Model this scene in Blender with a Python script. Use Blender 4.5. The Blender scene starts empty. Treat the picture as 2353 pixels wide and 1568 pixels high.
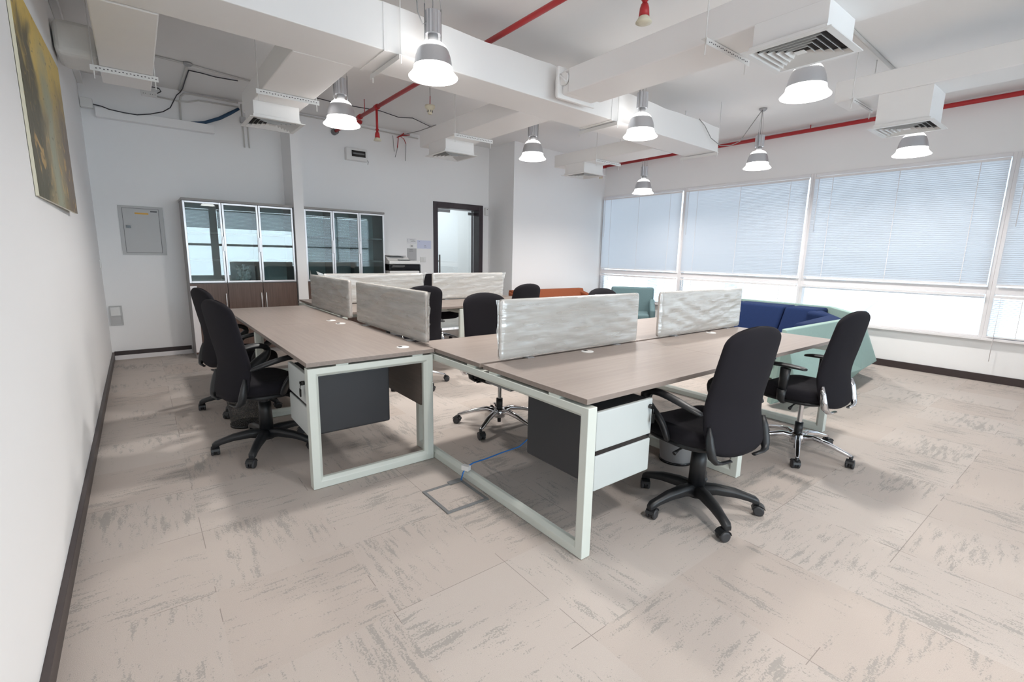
import bpy, math, random
from mathutils import Vector, Matrix, noise
random.seed(7)
C = bpy.context.scene.collection
R = math.radians
# ------------------------------------------------------------------ mesh builder
class MB:
    def __init__(s): s.v=[]; s.f=[]; s.sm=[]
    def add(s, vs, fs, smooth=False):
        o=len(s.v); s.v+= [tuple(p) for p in vs]
        for f in fs: s.f.append(tuple(i+o for i in f)); s.sm.append(smooth)
        return s
    def box(s,x0,x1,y0,y1,z0,z1):
        v=[(x0,y0,z0),(x1,y0,z0),(x1,y1,z0),(x0,y1,z0),(x0,y0,z1),(x1,y0,z1),(x1,y1,z1),(x0,y1,z1)]
        return s.add(v,[(3,2,1,0),(4,5,6,7),(0,1,5,4),(1,2,6,5),(2,3,7,6),(3,0,4,7)])
    def obox(s,c,size,M):
        hx,hy,hz=[a/2 for a in size]; c=Vector(c)
        v=[c+M@Vector(p) for p in [(-hx,-hy,-hz),(hx,-hy,-hz),(hx,hy,-hz),(-hx,hy,-hz),(-hx,-hy,hz),(hx,-hy,hz),(hx,hy,hz),(-hx,hy,hz)]]
        return s.add(v,[(3,2,1,0),(4,5,6,7),(0,1,5,4),(1,2,6,5),(2,3,7,6),(3,0,4,7)])
    def rings(s,rs,closed=True,cap0=True,cap1=True,smooth=True):
        n=len(rs[0]); vs=[p for r in rs for p in r]; fs=[]
        for i in range(len(rs)-1):
            for j in range(n if closed else n-1):
                a=i*n+j; b=i*n+(j+1)%n
                fs.append((a,b,b+n,a+n))
        o=len(s.v); s.add(vs,fs,smooth)
        if closed and cap0: s.f.append(tuple(o+i for i in range(n-1,-1,-1))); s.sm.append(False)
        if closed and cap1: s.f.append(tuple(o+(len(rs)-1)*n+i for i in range(n))); s.sm.append(False)
        return s
    def tube(s,pts,r,n=8,flat=None,cap=True,up=None):
        pts=[Vector(p) for p in pts]; m=len(pts)
        rr=r if isinstance(r,(list,tuple)) else [r]*m
        T=[]
        for i in range(m):
            a=pts[max(i-1,0)]; b=pts[min(i+1,m-1)]; T.append((b-a).normalized())
        u=Vector(up) if up else (Vector((0,0,1)) if abs(T[0].z)<.9 else Vector((1,0,0)))
        u=(u-T[0]*u.dot(T[0])).normalized(); rs=[]
        for i in range(m):
            u=(u-T[i]*u.dot(T[i]))
            if u.length<1e-6: u=T[i].orthogonal()
            u.normalize(); w=T[i].cross(u)
            fl=flat[i] if isinstance(flat,(list,tuple)) else (flat or 1)
            rs.append([pts[i]+u*math.cos(2*math.pi*k/n)*rr[i]*fl+w*math.sin(2*math.pi*k/n)*rr[i] for k in range(n)])
        return s.rings(rs,True,cap,cap)
    def lathe(s,prof,c=(0,0,0),n=24,cap0=False,cap1=False):
        rs=[[(c[0]+r*math.cos(2*math.pi*k/n),c[1]+r*math.sin(2*math.pi*k/n),c[2]+z) for k in range(n)] for r,z in prof]
        return s.rings(rs,True,cap0,cap1)
    def prism(s,poly,axis,a,b):
        def P(p,t):
            return {'x':(t,p[0],p[1]),'y':(p[0],t,p[1]),'z':(p[0],p[1],t)}[axis]
        n=len(poly); v=[P(p,a) for p in poly]+[P(p,b) for p in poly]
        return s.add(v,[tuple(range(n-1,-1,-1)),tuple(range(n,2*n))]+[(i,(i+1)%n,(i+1)%n+n,i+n) for i in range(n)])
    def xf(s,M):
        s.v=[tuple(M@Vector(p)) for p in s.v]; return s
    def build(s,name,mat,parent=None,bevel=0,seg=2,subsurf=0,local=False):
        me=bpy.data.meshes.new(name)
        off=Vector((0,0,0))
        if parent is not None and not local: 
            q=parent
            while q is not None: off+=q.location; q=q.parent
        me.from_pydata([tuple(Vector(p)-off) for p in s.v],[],s.f)
        me.polygons.foreach_set('use_smooth',s.sm); me.update()
        import bmesh
        bm=bmesh.new(); bm.from_mesh(me); bmesh.ops.recalc_face_normals(bm,faces=bm.faces); bm.to_mesh(me); bm.free()
        me.materials.append(mat)
        o=bpy.data.objects.new(name,me); C.objects.link(o)
        if parent is not None: o.parent=parent
        if bevel:
            m=o.modifiers.new('b','BEVEL'); m.width=bevel; m.segments=seg; m.limit_method='ANGLE'; m.angle_limit=R(35)
            m.harden_normals=False
        if subsurf:
            m=o.modifiers.new('s','SUBSURF'); m.levels=subsurf; m.render_levels=subsurf
        return o
def thing(name,label,cat,loc=(0,0,0),rotz=0,group=None):
    o=bpy.data.objects.new(name,None); C.objects.link(o); o.location=loc; o.rotation_euler=(0,0,rotz)
    o.empty_display_size=.1
    return tag(o,label,cat,group)
def tag(o,label,cat,group=None):
    o['label']=label; o['category']=cat
    if group: o['group']=group
    return o
def struct(o): o['kind']='structure'; return o
def sempty(name,loc=(0,0,0)):
    o=bpy.data.objects.new(name,None); C.objects.link(o); o.location=loc; return struct(o)
def dup(root,loc,rotz=0,label=None,group=None):
    r=root.copy(); C.objects.link(r); r.location=loc; r.rotation_euler=(0,0,rotz)
    if label: r['label']=label
    if group: r['group']=group
    def rec(src,dst):
        for ch in list(src.children):
            c=ch.copy(); C.objects.link(c); c.parent=dst; rec(ch,c)
    rec(root,r); return r
# ------------------------------------------------------------------ materials
def mat(name,col,rough=.5,metal=0,bump=0,bscale=60,var=0,vscale=5,spec=.5,**kw):
    m=bpy.data.materials.new(name); m.use_nodes=True; nt=m.node_tree; b=nt.nodes['Principled BSDF']
    b.inputs['Base Color'].default_value=(*col,1); b.inputs['Roughness'].default_value=rough; b.inputs['Metallic'].default_value=metal
    b.inputs['Specular IOR Level'].default_value=spec
    tc=nt.nodes.new('ShaderNodeTexCoord')
    n=nt.nodes.new('ShaderNodeTexNoise'); n.inputs['Scale'].default_value=vscale; n.inputs['Detail'].default_value=3
    nt.links.new(tc.outputs['Object'],n.inputs['Vector'])
    mx=nt.nodes.new('ShaderNodeMix'); mx.data_type='RGBA'
    v=var or .03
    mx.inputs['A'].default_value=(*[c*(1-v) for c in col],1); mx.inputs['B'].default_value=(*[min(1,c*(1+v)) for c in col],1)
    nt.links.new(n.outputs['Fac'],mx.inputs['Factor']); nt.links.new(mx.outputs['Result'],b.inputs['Base Color'])
    if bump:
        n2=nt.nodes.new('ShaderNodeTexNoise'); n2.inputs['Scale'].default_value=bscale; n2.inputs['Detail'].default_value=2
        nt.links.new(tc.outputs['Object'],n2.inputs['Vector'])
        bp=nt.nodes.new('ShaderNodeBump'); bp.inputs['Strength'].default_value=bump; bp.inputs['Distance'].default_value=.004
        nt.links.new(n2.outputs['Fac'],bp.inputs['Height']); nt.links.new(bp.outputs['Normal'],b.inputs['Normal'])
    for k,val in kw.items(): b.inputs[k].default_value=val
    return m
def N(nt,t,**kw):
    n=nt.nodes.new(t)
    for k,v in kw.items(): setattr(n,k,v)
    return n
M={}
M['wall']=mat('wall_paint',(.885,.885,.89),.6,bump=.08,bscale=90,var=.012,vscale=1.2)
M['ceil']=mat('ceiling_paint',(.82,.815,.81),.75,bump=.1,bscale=60,var=.015,vscale=1)
M['duct']=mat('painted_duct_board',(.86,.855,.85),.55,bump=.06,bscale=25,var=.02,vscale=3)
M['white_plastic']=mat('white_plastic',(.78,.78,.77),.35)
M['frame_white']=mat('white_window_frame',(.82,.80,.81),.3)
M['leg_white']=mat('pale_powder_coat',(.66,.70,.65),.35,bump=.03,bscale=300)
M['drawer']=mat('pale_drawer_front',(.56,.60,.595),.35)
M['dark_metal']=mat('charcoal_steel',(.028,.030,.035),.45,bump=.03,bscale=300)
M['fabric']=mat('black_upholstery',(.011,.010,.0135),.92,bump=.35,bscale=900,var=.15,vscale=300,spec=.25)
M['plastic']=mat('black_plastic',(.012,.013,.015),.42)
M['rubber']=mat('dark_grey_wheel',(.035,.036,.04),.5)
M['chrome']=mat('polished_chrome',(.72,.72,.74),.12,metal=1)
M['alu']=mat('brushed_aluminium',(.62,.63,.66),.32,metal=.9)
M['galv']=mat('grey_metal',(.42,.42,.43),.4,metal=.7)
M['grey_trim']=mat('grey_socket_frame',(.17,.175,.18),.5)
M['skirting']=mat('dark_brown_skirting',(.045,.032,.032),.4,var=.2,vscale=20)
M['door_wood']=mat('dark_brown_wood',(.045,.033,.040),.35,var=.25,vscale=18)
M['cab_grey']=mat('grey_carcass_laminate',(.30,.285,.28),.5)
M['cab_in']=mat('pale_grey_interior_board',(.58,.62,.62),.6)
M['wrapduct']=mat('crinkled_duct_wrap',(.74,.73,.70),.5,bump=1.0,bscale=14,var=.08,vscale=9)
M['conduit']=mat('off_white_conduit',(.60,.59,.57),.4)
M['red']=mat('red_fire_pipe_paint',(.42,.018,.022),.4,var=.06)
M['black_cable']=mat('black_cable_sheath',(.03,.03,.04),.5)
M['blue_cable']=mat('blue_cable_sheath',(.02,.16,.50),.4)
M['bluebundle']=mat('dark_blue_cable_bundle',(.015,.06,.13),.5)
M['grey_cable']=mat('grey_cable_sheath',(.30,.30,.30),.5)
M['cream']=mat('cream_plastic',(.68,.64,.50),.4)
M['panelgrey']=mat('grey_panel_paint',(.50,.50,.50),.4)
M['black']=mat('black_gloss',(.008,.008,.010),.15)
M['void_shade']=mat('painted_void_shade',(.03,.028,.03),.8)  # near-black colour carries the shade inside the diffusers
M['paper']=mat('paper',(.80,.80,.82),.8)
M['blue_paper']=mat('pale_blue_paper',(.66,.70,.86),.8)
M['grey_paper']=mat('grey_paper',(.46,.46,.47),.8)
M['ink']=mat('printed_ink',(.16,.16,.17),.8)
M['orange_label']=mat('orange_label',(.72,.42,.10),.7)
M['navy']=mat('navy_wool_fabric',(.010,.024,.082),.9,bump=.3,bscale=500,var=.12,vscale=40,spec=.2)
M['mint']=mat('mint_felt_shell',(.30,.42,.385),.85,bump=.2,bscale=500,var=.05,vscale=40,spec=.2)
M['teal']=mat('grey_teal_wool',(.13,.20,.215),.9,bump=.25,bscale=500,var=.08,vscale=40,spec=.2)
M['rust']=mat('rust_orange_wool',(.31,.095,.045),.9,bump=.25,bscale=500,var=.08,vscale=40,spec=.2)
M['meshbin']=mat('grey_mesh_metal',(.10,.10,.10),.5,metal=.5)
M['pinboard']=mat('screen_fabric',(.50,.465,.44),.9,bump=.2,bscale=700)
M['gasket']=mat('dark_lock_metal',(.05,.05,.05),.3,metal=.8)
M['building']=mat('neighbour_facade',(.80,.82,.84),.8)
M['building2']=mat('neighbour_column',(.52,.62,.74),.8)
def wood(name,c1,c2,axis,scale=1.0,rough=.42):
    m=bpy.data.materials.new(name); m.use_nodes=True; nt=m.node_tree; b=nt.nodes['Principled BSDF']; b.inputs['Roughness'].default_value=rough
    tc=N(nt,'ShaderNodeTexCoord'); mp=N(nt,'ShaderNodeMapping')
    s={'x':(1.2,26,26),'y':(26,1.2,26),'z':(26,26,1.2)}[axis]; mp.inputs['Scale'].default_value=[k*scale for k in s]
    n=N(nt,'ShaderNodeTexNoise'); n.inputs['Scale'].default_value=2.2; n.inputs['Detail'].default_value=6; n.inputs['Roughness'].default_value=.6; n.inputs['Distortion'].default_value=.3
    r=N(nt,'ShaderNodeValToRGB'); r.color_ramp.elements[0].position=.3; r.color_ramp.elements[1].position=.7
    r.color_ramp.elements[0].color=(*c1,1); r.color_ramp.elements[1].color=(*c2,1)
    nt.links.new(tc.outputs['Object'],mp.inputs['Vector']); nt.links.new(mp.outputs['Vector'],n.inputs['Vector']); nt.links.new(n.outputs['Fac'],r.inputs['Fac']); nt.links.new(r.outputs['Color'],b.inputs['Base Color'])
    return m
M['top_x']=wood('pale_oak_laminate_along_bench',(.25,.207,.182),(.30,.25,.222),'x')
M['top_y']=wood('pale_oak_laminate_along_desk',(.25,.207,.182),(.30,.25,.222),'y')
M['walnut']=wood('walnut_laminate',(.085,.052,.042),(.14,.09,.072),'z')
M['modesty']=wood('taupe_laminate_panel',(.16,.13,.115),(.20,.165,.145),'y')
# carpet tiles ------------------------------------------------------
def carpet(name='patterned_carpet_tiles'):
    m=bpy.data.materials.new(name); m.use_nodes=True; nt=m.node_tree; L=nt.links.new; b=nt.nodes['Principled BSDF']
    b.inputs['Roughness'].default_value=.95; b.inputs['Specular IOR Level'].default_value=.15
    tc=N(nt,'ShaderNodeTexCoord'); sep=N(nt,'ShaderNodeSeparateXYZ'); L(tc.outputs['Object'],sep.inputs[0])
    def math_(op,a,b_=None,c=None):
        n=N(nt,'ShaderNodeMath',operation=op)
        for i,x in enumerate((a,b_,c)):
            if x is None: continue
            if isinstance(x,(int,float)): n.inputs[i].default_value=x
            else: L(x,n.inputs[i])
        return n.outputs[0]
    T=.52
    u=math_('DIVIDE',math_('SUBTRACT',sep.outputs[0],.126),T); v=math_('DIVIDE',math_('SUBTRACT',sep.outputs[1],.472),T)
    fu=math_('FLOOR',u); fv=math_('FLOOR',v); ru=math_('FRACT',u); rv=math_('FRACT',v)
    cid=N(nt,'ShaderNodeCombineXYZ'); L(fu,cid.inputs[0]); L(fv,cid.inputs[1])
    wn=N(nt,'ShaderNodeTexWhiteNoise'); wn.noise_dimensions='3D'; L(cid.outputs[0],wn.inputs['Vector'])
    rnd=N(nt,'ShaderNodeSeparateColor'); L(wn.outputs['Color'],rnd.inputs[0])
    par=math_('MODULO',math_('ABSOLUTE',math_('ADD',fu,fv)),2)      # quarter-turned tiles
    par=math_('GREATER_THAN',par,.5)
    # streak coordinates, along x or along y
    c1=N(nt,'ShaderNodeCombineXYZ'); L(math_('MULTIPLY',sep.outputs[0],6.0),c1.inputs[0]); L(math_('MULTIPLY',sep.outputs[1],34),c1.inputs[1]); L(math_('MULTIPLY',rnd.outputs[0],30),c1.inputs[2])
    c2=N(nt,'ShaderNodeCombineXYZ'); L(math_('MULTIPLY',sep.outputs[1],6.0),c2.inputs[0]); L(math_('MULTIPLY',sep.outputs[0],34),c2.inputs[1]); L(math_('MULTIPLY',rnd.outputs[1],30),c2.inputs[2])
    mv=N(nt,'ShaderNodeMix',data_type='VECTOR'); L(par,mv.inputs['Factor']); L(c1.outputs[0],mv.inputs['A']); L(c2.outputs[0],mv.inputs['B'])
    n1=N(nt,'ShaderNodeTexNoise'); n1.inputs['Scale'].default_value=1.0; n1.inputs['Detail'].default_value=4; n1.inputs['Roughness'].default_value=.65; L(mv.outputs['Result'],n1.inputs['Vector'])
    n2=N(nt,'ShaderNodeTexNoise'); n2.inputs['Scale'].default_value=2.3; n2.inputs['Detail'].default_value=2; L(tc.outputs['Object'],n2.inputs['Vector'])
    n3=N(nt,'ShaderNodeTexNoise'); n3.inputs['Scale'].default_value=140; n3.inputs['Detail'].default_value=2; L(tc.outputs['Object'],n3.inputs['Vector'])
    s=math_('ADD',math_('ADD',n1.outputs['Fac'],math_('MULTIPLY',math_('SUBTRACT',n2.outputs['Fac'],.5),.60)),math_('MULTIPLY',math_('SUBTRACT',n3.outputs['Fac'],.5),.55))
    mr=N(nt,'ShaderNodeMapRange'); mr.interpolation_type='SMOOTHSTEP'; mr.inputs['From Min'].default_value=.578; mr.inputs['From Max'].default_value=.655; L(s,mr.inputs['Value'])
    base=N(nt,'ShaderNodeMix',data_type='RGBA'); base.inputs['A'].default_value=(.47,.41,.37,1); base.inputs['B'].default_value=(.50,.45,.415,1); L(rnd.outputs[2],base.inputs['Factor'])
    fine=N(nt,'ShaderNodeTexNoise'); fine.inputs['Scale'].default_value=420; L(tc.outputs['Object'],fine.inputs['Vector'])
    bm=N(nt,'ShaderNodeMix',data_type='RGBA',blend_type='MULTIPLY'); bm.inputs['Factor'].default_value=.35; L(base.outputs['Result'],bm.inputs['A'])
    fr=N(nt,'ShaderNodeMapRange'); fr.inputs['From Min'].default_value=.3; fr.inputs['From Max'].default_value=.7; fr.inputs['To Min'].default_value=.72; fr.inputs['To Max'].default_value=1.1; L(fine.outputs['Fac'],fr.inputs['Value']); L(fr.outputs[0],bm.inputs['B'])
    mx=N(nt,'ShaderNodeMix',data_type='RGBA'); mx.inputs['B'].default_value=(.27,.262,.245,1); L(bm.outputs['Result'],mx.inputs['A']); L(math_('MULTIPLY',mr.outputs[0],.62),mx.inputs['Factor'])
    eu=math_('MINIMUM',ru,math_('SUBTRACT',1,ru)); ev=math_('MINIMUM',rv,math_('SUBTRACT',1,rv)); e=math_('MINIMUM',eu,ev)
    seam=math_('LESS_THAN',e,.003)
    n4=N(nt,'ShaderNodeTexNoise'); n4.inputs['Scale'].default_value=3.1; L(tc.outputs['Object'],n4.inputs['Vector'])
    seam=math_('MULTIPLY',seam,math_('GREATER_THAN',n4.outputs['Fac'],.56))
    m2=N(nt,'ShaderNodeMix',data_type='RGBA'); m2.inputs['B'].default_value=(.12,.10,.09,1); L(mx.outputs['Result'],m2.inputs['A']); L(math_('MULTIPLY',seam,.5),m2.inputs['Factor'])
    L(m2.outputs['Result'],b.inputs['Base Color'])
    bp=N(nt,'ShaderNodeBump'); bp.inputs['Strength'].default_value=.35; bp.inputs['Distance'].default_value=.003; L(fine.outputs['Fac'],bp.inputs['Height']); L(bp.outputs['Normal'],b.inputs['Normal'])
    return m
M['carpet']=carpet()
def glass(name,tint,refl=.12,rough=0.0,coat=None):
    m=bpy.data.materials.new(name); m.use_nodes=True; nt=m.node_tree; L=nt.links.new; nt.nodes.clear()
    o=N(nt,'ShaderNodeOutputMaterial'); t=N(nt,'ShaderNodeBsdfTransparent'); g=N(nt,'ShaderNodeBsdfGlossy'); mx=N(nt,'ShaderNodeMixShader'); f=N(nt,'ShaderNodeFresnel')
    t.inputs['Color'].default_value=(*tint,1); g.inputs['Roughness'].default_value=rough; f.inputs['IOR'].default_value=1.5
    a=N(nt,'ShaderNodeMath',operation='ADD'); a.inputs[1].default_value=refl; L(f.outputs[0],a.inputs[0])
    L(a.outputs[0],mx.inputs[0]); L(t.outputs[0],mx.inputs[1]); L(g.outputs[0],mx.inputs[2]); L(mx.outputs[0],o.inputs['Surface'])
    return m
M['glass']=glass('window_glass',(.95,.98,.98),0.0)
M['cabglass']=glass('grey_green_cabinet_glass',(.72,.82,.83),.05)
M['doorglass']=glass('clear_door_glass',(.90,.95,.96),.05)
def emit(name,col,st):
    m=bpy.data.materials.new(name); m.use_nodes=True; nt=m.node_tree; nt.nodes.clear()
    o=N(nt,'ShaderNodeOutputMaterial'); e=N(nt,'ShaderNodeEmission'); e.inputs['Color'].default_value=(*col,1); e.inputs['Strength'].default_value=st
    nt.links.new(e.outputs[0],o.inputs['Surface']); return m
M['glow']=emit('lit_lamp_diffuser',(1,.97,.94),7)
M['bulb']=emit('lit_bulb',(1,.97,.93),6)
def slat_mat():
    m=bpy.data.materials.new('blind_slat'); m.use_nodes=True; nt=m.node_tree; L=nt.links.new; nt.nodes.clear()
    o=N(nt,'ShaderNodeOutputMaterial'); d=N(nt,'ShaderNodeBsdfDiffuse'); t=N(nt,'ShaderNodeBsdfTranslucent'); mx=N(nt,'ShaderNodeMixShader')
    d.inputs['Color'].default_value=(.76,.78,.81,1); t.inputs['Color'].default_value=(.80,.82,.86,1); mx.inputs[0].default_value=.5
    L(d.outputs[0],mx.inputs[1]); L(t.outputs[0],mx.inputs[2]); L(mx.outputs[0],o.inputs['Surface']); return m
M['slat']=slat_mat()
def wrap_mat():
    m=bpy.data.materials.new('clear_plastic_film'); m.use_nodes=True; nt=m.node_tree; L=nt.links.new; nt.nodes.clear()
    o=N(nt,'ShaderNodeOutputMaterial'); tc=N(nt,'ShaderNodeTexCoord'); mp=N(nt,'ShaderNodeMapping'); mp.inputs['Rotation'].default_value=(.2,.35,.25); mp.inputs['Scale'].default_value=(1.6,1.6,15)
    n=N(nt,'ShaderNodeTexNoise'); n.inputs['Scale'].default_value=1.6; n.inputs['Detail'].default_value=5; n.inputs['Roughness'].default_value=.5; n.inputs['Distortion'].default_value=.12
    bp=N(nt,'ShaderNodeBump'); bp.inputs['Strength'].default_value=.5; bp.inputs['Distance'].default_value=.014
    L(tc.outputs['Object'],mp.inputs[0]); L(mp.outputs[0],n.inputs['Vector']); L(n.outputs['Fac'],bp.inputs['Height'])
    t=N(nt,'ShaderNodeBsdfTransparent'); t.inputs['Color'].default_value=(.96,.97,.96,1)
    d=N(nt,'ShaderNodeBsdfDiffuse'); d.inputs['Color'].default_value=(.80,.81,.79,1); g=N(nt,'ShaderNodeBsdfGlossy'); g.inputs['Roughness'].default_value=.22; g.inputs['Color'].default_value=(.9,.9,.9,1)
    L(bp.outputs['Normal'],d.inputs['Normal']); L(bp.outputs['Normal'],g.inputs['Normal'])
    m1=N(nt,'ShaderNodeMixShader'); m1.inputs[0].default_value=.34; L(d.outputs[0],m1.inputs[1]); L(g.outputs[0],m1.inputs[2])
    r=N(nt,'ShaderNodeMapRange'); r.inputs['From Min'].default_value=.35; r.inputs['From Max'].default_value=.65; r.inputs['To Min'].default_value=.38; r.inputs['To Max'].default_value=.60; L(n.outputs['Fac'],r.inputs['Value'])
    m2=N(nt,'ShaderNodeMixShader'); L(r.outputs[0],m2.inputs[0]); L(t.outputs[0],m2.inputs[1]); L(m1.outputs[0],m2.inputs[2]); L(m2.outputs[0],o.inputs['Surface'])
    return m
M['wrap']=wrap_mat()
def mesh_mat():
    m=bpy.data.materials.new('perforated_mesh'); m.use_nodes=True; nt=m.node_tree; L=nt.links.new; b=nt.nodes['Principled BSDF']; o=nt.nodes['Material Output']
    b.inputs['Base Color'].default_value=(.06,.06,.06,1); b.inputs['Roughness'].default_value=.5
    t=N(nt,'ShaderNodeBsdfTransparent'); mx=N(nt,'ShaderNodeMixShader')
    tc=N(nt,'ShaderNodeTexCoord'); v=N(nt,'ShaderNodeTexVoronoi'); v.inputs['Scale'].default_value=260; L(tc.outputs['Object'],v.inputs['Vector'])
    g=N(nt,'ShaderNodeMath',operation='GREATER_THAN'); g.inputs[1].default_value=.5; L(v.outputs['Distance'],g.inputs[0])
    L(g.outputs[0],mx.inputs[0]); L(t.outputs[0],mx.inputs[1]); L(b.outputs[0],mx.inputs[2]); L(mx.outputs[0],o.inputs['Surface']); return m
M['mesh']=mesh_mat()
def painting_mat():
    m=bpy.data.materials.new('abstract_oil_paint'); m.use_nodes=True; nt=m.node_tree; L=nt.links.new; b=nt.nodes['Principled BSDF']; b.inputs['Roughness'].default_value=.38
    tc=N(nt,'ShaderNodeTexCoord'); s=N(nt,'ShaderNodeSeparateXYZ'); L(tc.outputs['Object'],s.inputs[0])
    def noise_(sc,scale,dist=.6,det=6):
        mp=N(nt,'ShaderNodeMapping'); mp.inputs['Scale'].default_value=sc; n=N(nt,'ShaderNodeTexNoise'); n.inputs['Scale'].default_value=scale; n.inputs['Detail'].default_value=det; n.inputs['Distortion'].default_value=dist
        L(tc.outputs['Object'],mp.inputs[0]); L(mp.outputs[0],n.inputs['Vector']); return n.outputs['Fac']
    def ma(op,a,b_=None,c=None):
        n=N(nt,'ShaderNodeMath',operation=op)
        for i,x in enumerate((a,b_,c)):
            if x is None: continue
            if isinstance(x,(int,float)): n.inputs[i].default_value=x
            else: L(x,n.inputs[i])
        return n.outputs[0]
    def sm(v,a,b_):
        r=N(nt,'ShaderNodeMapRange'); r.interpolation_type='SMOOTHSTEP'; r.inputs['From Min'].default_value=a; r.inputs['From Max'].default_value=b_; L(v,r.inputs['Value']); return r.outputs[0]
    def mixc(f,A,B):
        x=N(nt,'ShaderNodeMix',data_type='RGBA'); L(f,x.inputs['Factor'])
        for k,v in (('A',A),('B',B)):
            if isinstance(v,tuple): x.inputs[k].default_value=(*v,1)
            else: L(v,x.inputs[k])
        return x.outputs['Result']
    n1=noise_((1,.9,1.3),2.4); n2=noise_((1,2.2,1.5),3.2,1.4); n3=noise_((1,1.2,2.6),9,.4)
    y,z=s.outputs[1],s.outputs[2]
    zz=ma('ADD',z,ma('MULTIPLY',ma('SUBTRACT',n1,.5),.7)); yy=ma('ADD',y,ma('MULTIPLY',ma('SUBTRACT',n1,.5),.55))
    base=mixc(sm(zz,.30,.80),(.28,.22,.10),(.70,.50,.10))                 # warm sky of gold over olive-brown ground
    base=mixc(ma('MULTIPLY',sm(zz,.85,.55),sm(n2,.52,.66)),base,(.44,.34,.15))
    band=ma('MULTIPLY',sm(yy,-.22,-.05),sm(yy,.22,.02))
    base=mixc(ma('MULTIPLY',ma('MULTIPLY',band,sm(zz,.95,.6)),.85),base,(.34,.37,.26))   # pale green-blue river of light
    base=mixc(ma('MULTIPLY',sm(yy,-.22,-.36),sm(zz,.82,.66)),base,(.075,.062,.022))  # dark tower mass at the left
    base=mixc(ma('MULTIPLY',ma('MULTIPLY',sm(yy,-.2,-.4),sm(n3,.58,.64)),sm(zz,.3,.7)),base,(.30,.20,.05))
    base=mixc(ma('MULTIPLY',sm(yy,.22,.55),sm(zz,.85,.5)),base,(.17,.12,.075))
    base=mixc(ma('MULTIPLY',sm(n2,.60,.68),sm(zz,.75,.35)),base,(.47,.30,.09))
    base=mixc(ma('MULTIPLY',sm(n3,.62,.70),.6),base,(.10,.08,.035))
    L(base,b.inputs['Base Color'])
    bp=N(nt,'ShaderNodeBump'); bp.inputs['Strength'].default_value=.5; bp.inputs['Distance'].default_value=.008; L(n2,bp.inputs['Height']); L(bp.outputs['Normal'],b.inputs['Normal'])
    return m
M['painting']=painting_mat()
# ------------------------------------------------------------------ room shell
XL,XR,YB,YF,ZC=-.337,7.7,7.37,-3.6,3.22
struct(MB().box(XL-.2,XR+.25,YF-.2,YB+.0,-.1,0).build('floor',M['carpet']))
struct(MB().box(XL-.2,XR+.25,YF-.2,YB+.2,ZC,ZC+.15).build('ceiling',M['ceil']))
struct(MB().box(XL-.2,XL,YF-.2,YB+.2,0,ZC).build('wall_left',M['wall']))
# back wall with door opening x 4.02..5.03, z 0..2.21
DX0,DX1,DZ=4.02,5.03,2.215
struct(MB().box(XL,DX0,YB,YB+.25,0,ZC).box(DX1,5.4,YB,YB+.25,0,ZC).box(DX0,DX1,YB,YB+.25,DZ,ZC).build('wall_back',M['wall']))
# projecting wall block to the right of the door
struct(MB().prism([(5.157,YB+.25),(5.157,6.63),(XR+.1,6.88),(XR+.1,YB+.25)],'z',0,ZC).build('wall_alcove',M['wall']))
# fin wall between the two cabinets
struct(MB().box(1.70,1.825,6.9,YB,0,ZC).build('wall_pier',M['wall']))
# window wall
ZS,ZT0,ZT1,ZH=.515,1.01,1.095,2.565
struct(MB().box(XR,XR+.2,YF,6.88,0,ZS).box(XR,XR+.2,YF,6.88,ZH,ZC).box(XR,XR+.2,YF-.2,-3.05,ZS,ZH).box(XR,XR+.2,6.84,7.0,ZS,ZH).build('wall_right',M['wall']))
# wall behind the camera, with windows
FX=[(-.25,1.9),(2.0,4.4),(4.5,6.9)]  # leftmost opening is unseen, added to bring light to the left side
w=MB().box(XL,XR+.2,YF-.2,YF,0,.5).box(XL,XR+.2,YF-.2,YF,2.6,ZC).box(XL,FX[0][0],YF-.2,YF,.5,2.6).box(FX[2][1],XR+.2,YF-.2,YF,.5,2.6)
w.box(1.9,2.0,YF-.2,YF,.5,2.6).box(4.4,4.5,YF-.2,YF,.5,2.6)
struct(w.build('wall_front',M['wall']))
# skirting
struct(MB().box(XL,XL+.016,YF,YB-.01,0,.085).box(XL,XL+.022,YF,YB-.01,.085,.097).build('baseboard_left',M['skirting'],bevel=.002))
struct(MB().box(XL+.02,.46,YB-.016,YB,.055,.105).build('baseboard_back',M['skirting'],bevel=.002))
struct(MB().box(XL+.02,.46,YB-.02,YB,0,.054).build('trim_1',M['frame_white'],bevel=.002))
struct(MB().box(XR-.018,XR,YF,6.86,0,.088).build('baseboard_right',M['skirting'],bevel=.002))
struct(MB().box(3.5,DX0,YB-.016,YB,0,.1).box(DX1,5.157,YB-.016,YB,0,.1).build('baseboard_door',M['skirting']))
# windows in the right wall
MU=[6.86,4.98,2.96,.95,-1.06,-3.06]
for i in range(5):
    y1,y0=MU[i]-.0,MU[i+1]
    o=sempty('window_%d'%(i+1),(XR,(y0+y1)/2,ZS))
    f=MB(); a,b_=y0+.0,y1
    X0,X1=XR-.02,XR+.1
    f.box(X0,X1,a,a+.035,ZS,ZH).box(X0,X1,b_-.035,b_,ZS,ZH)
    f.box(X0,X1,a+.035,b_-.035,ZH-.045,ZH).box(X0,X1,a+.035,b_-.035,ZT0,ZT1).box(X0-.05,X1,a,b_,ZS-.03,ZS)
    f.box(X0,X1,a+.035,b_-.035,ZS,ZS+.02)
    f.build('window_frame',M['frame_white'],o,bevel=.004)
    MB().box(XR+.06,XR+.068,a+.03,b_-.03,ZS+.01,ZT0).build('glass_pane',M['glass'],o)
    MB().box(XR+.06,XR+.068,a+.03,b_-.03,ZT1,ZH-.04).build('glass_pane',M['glass'],o)
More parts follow.
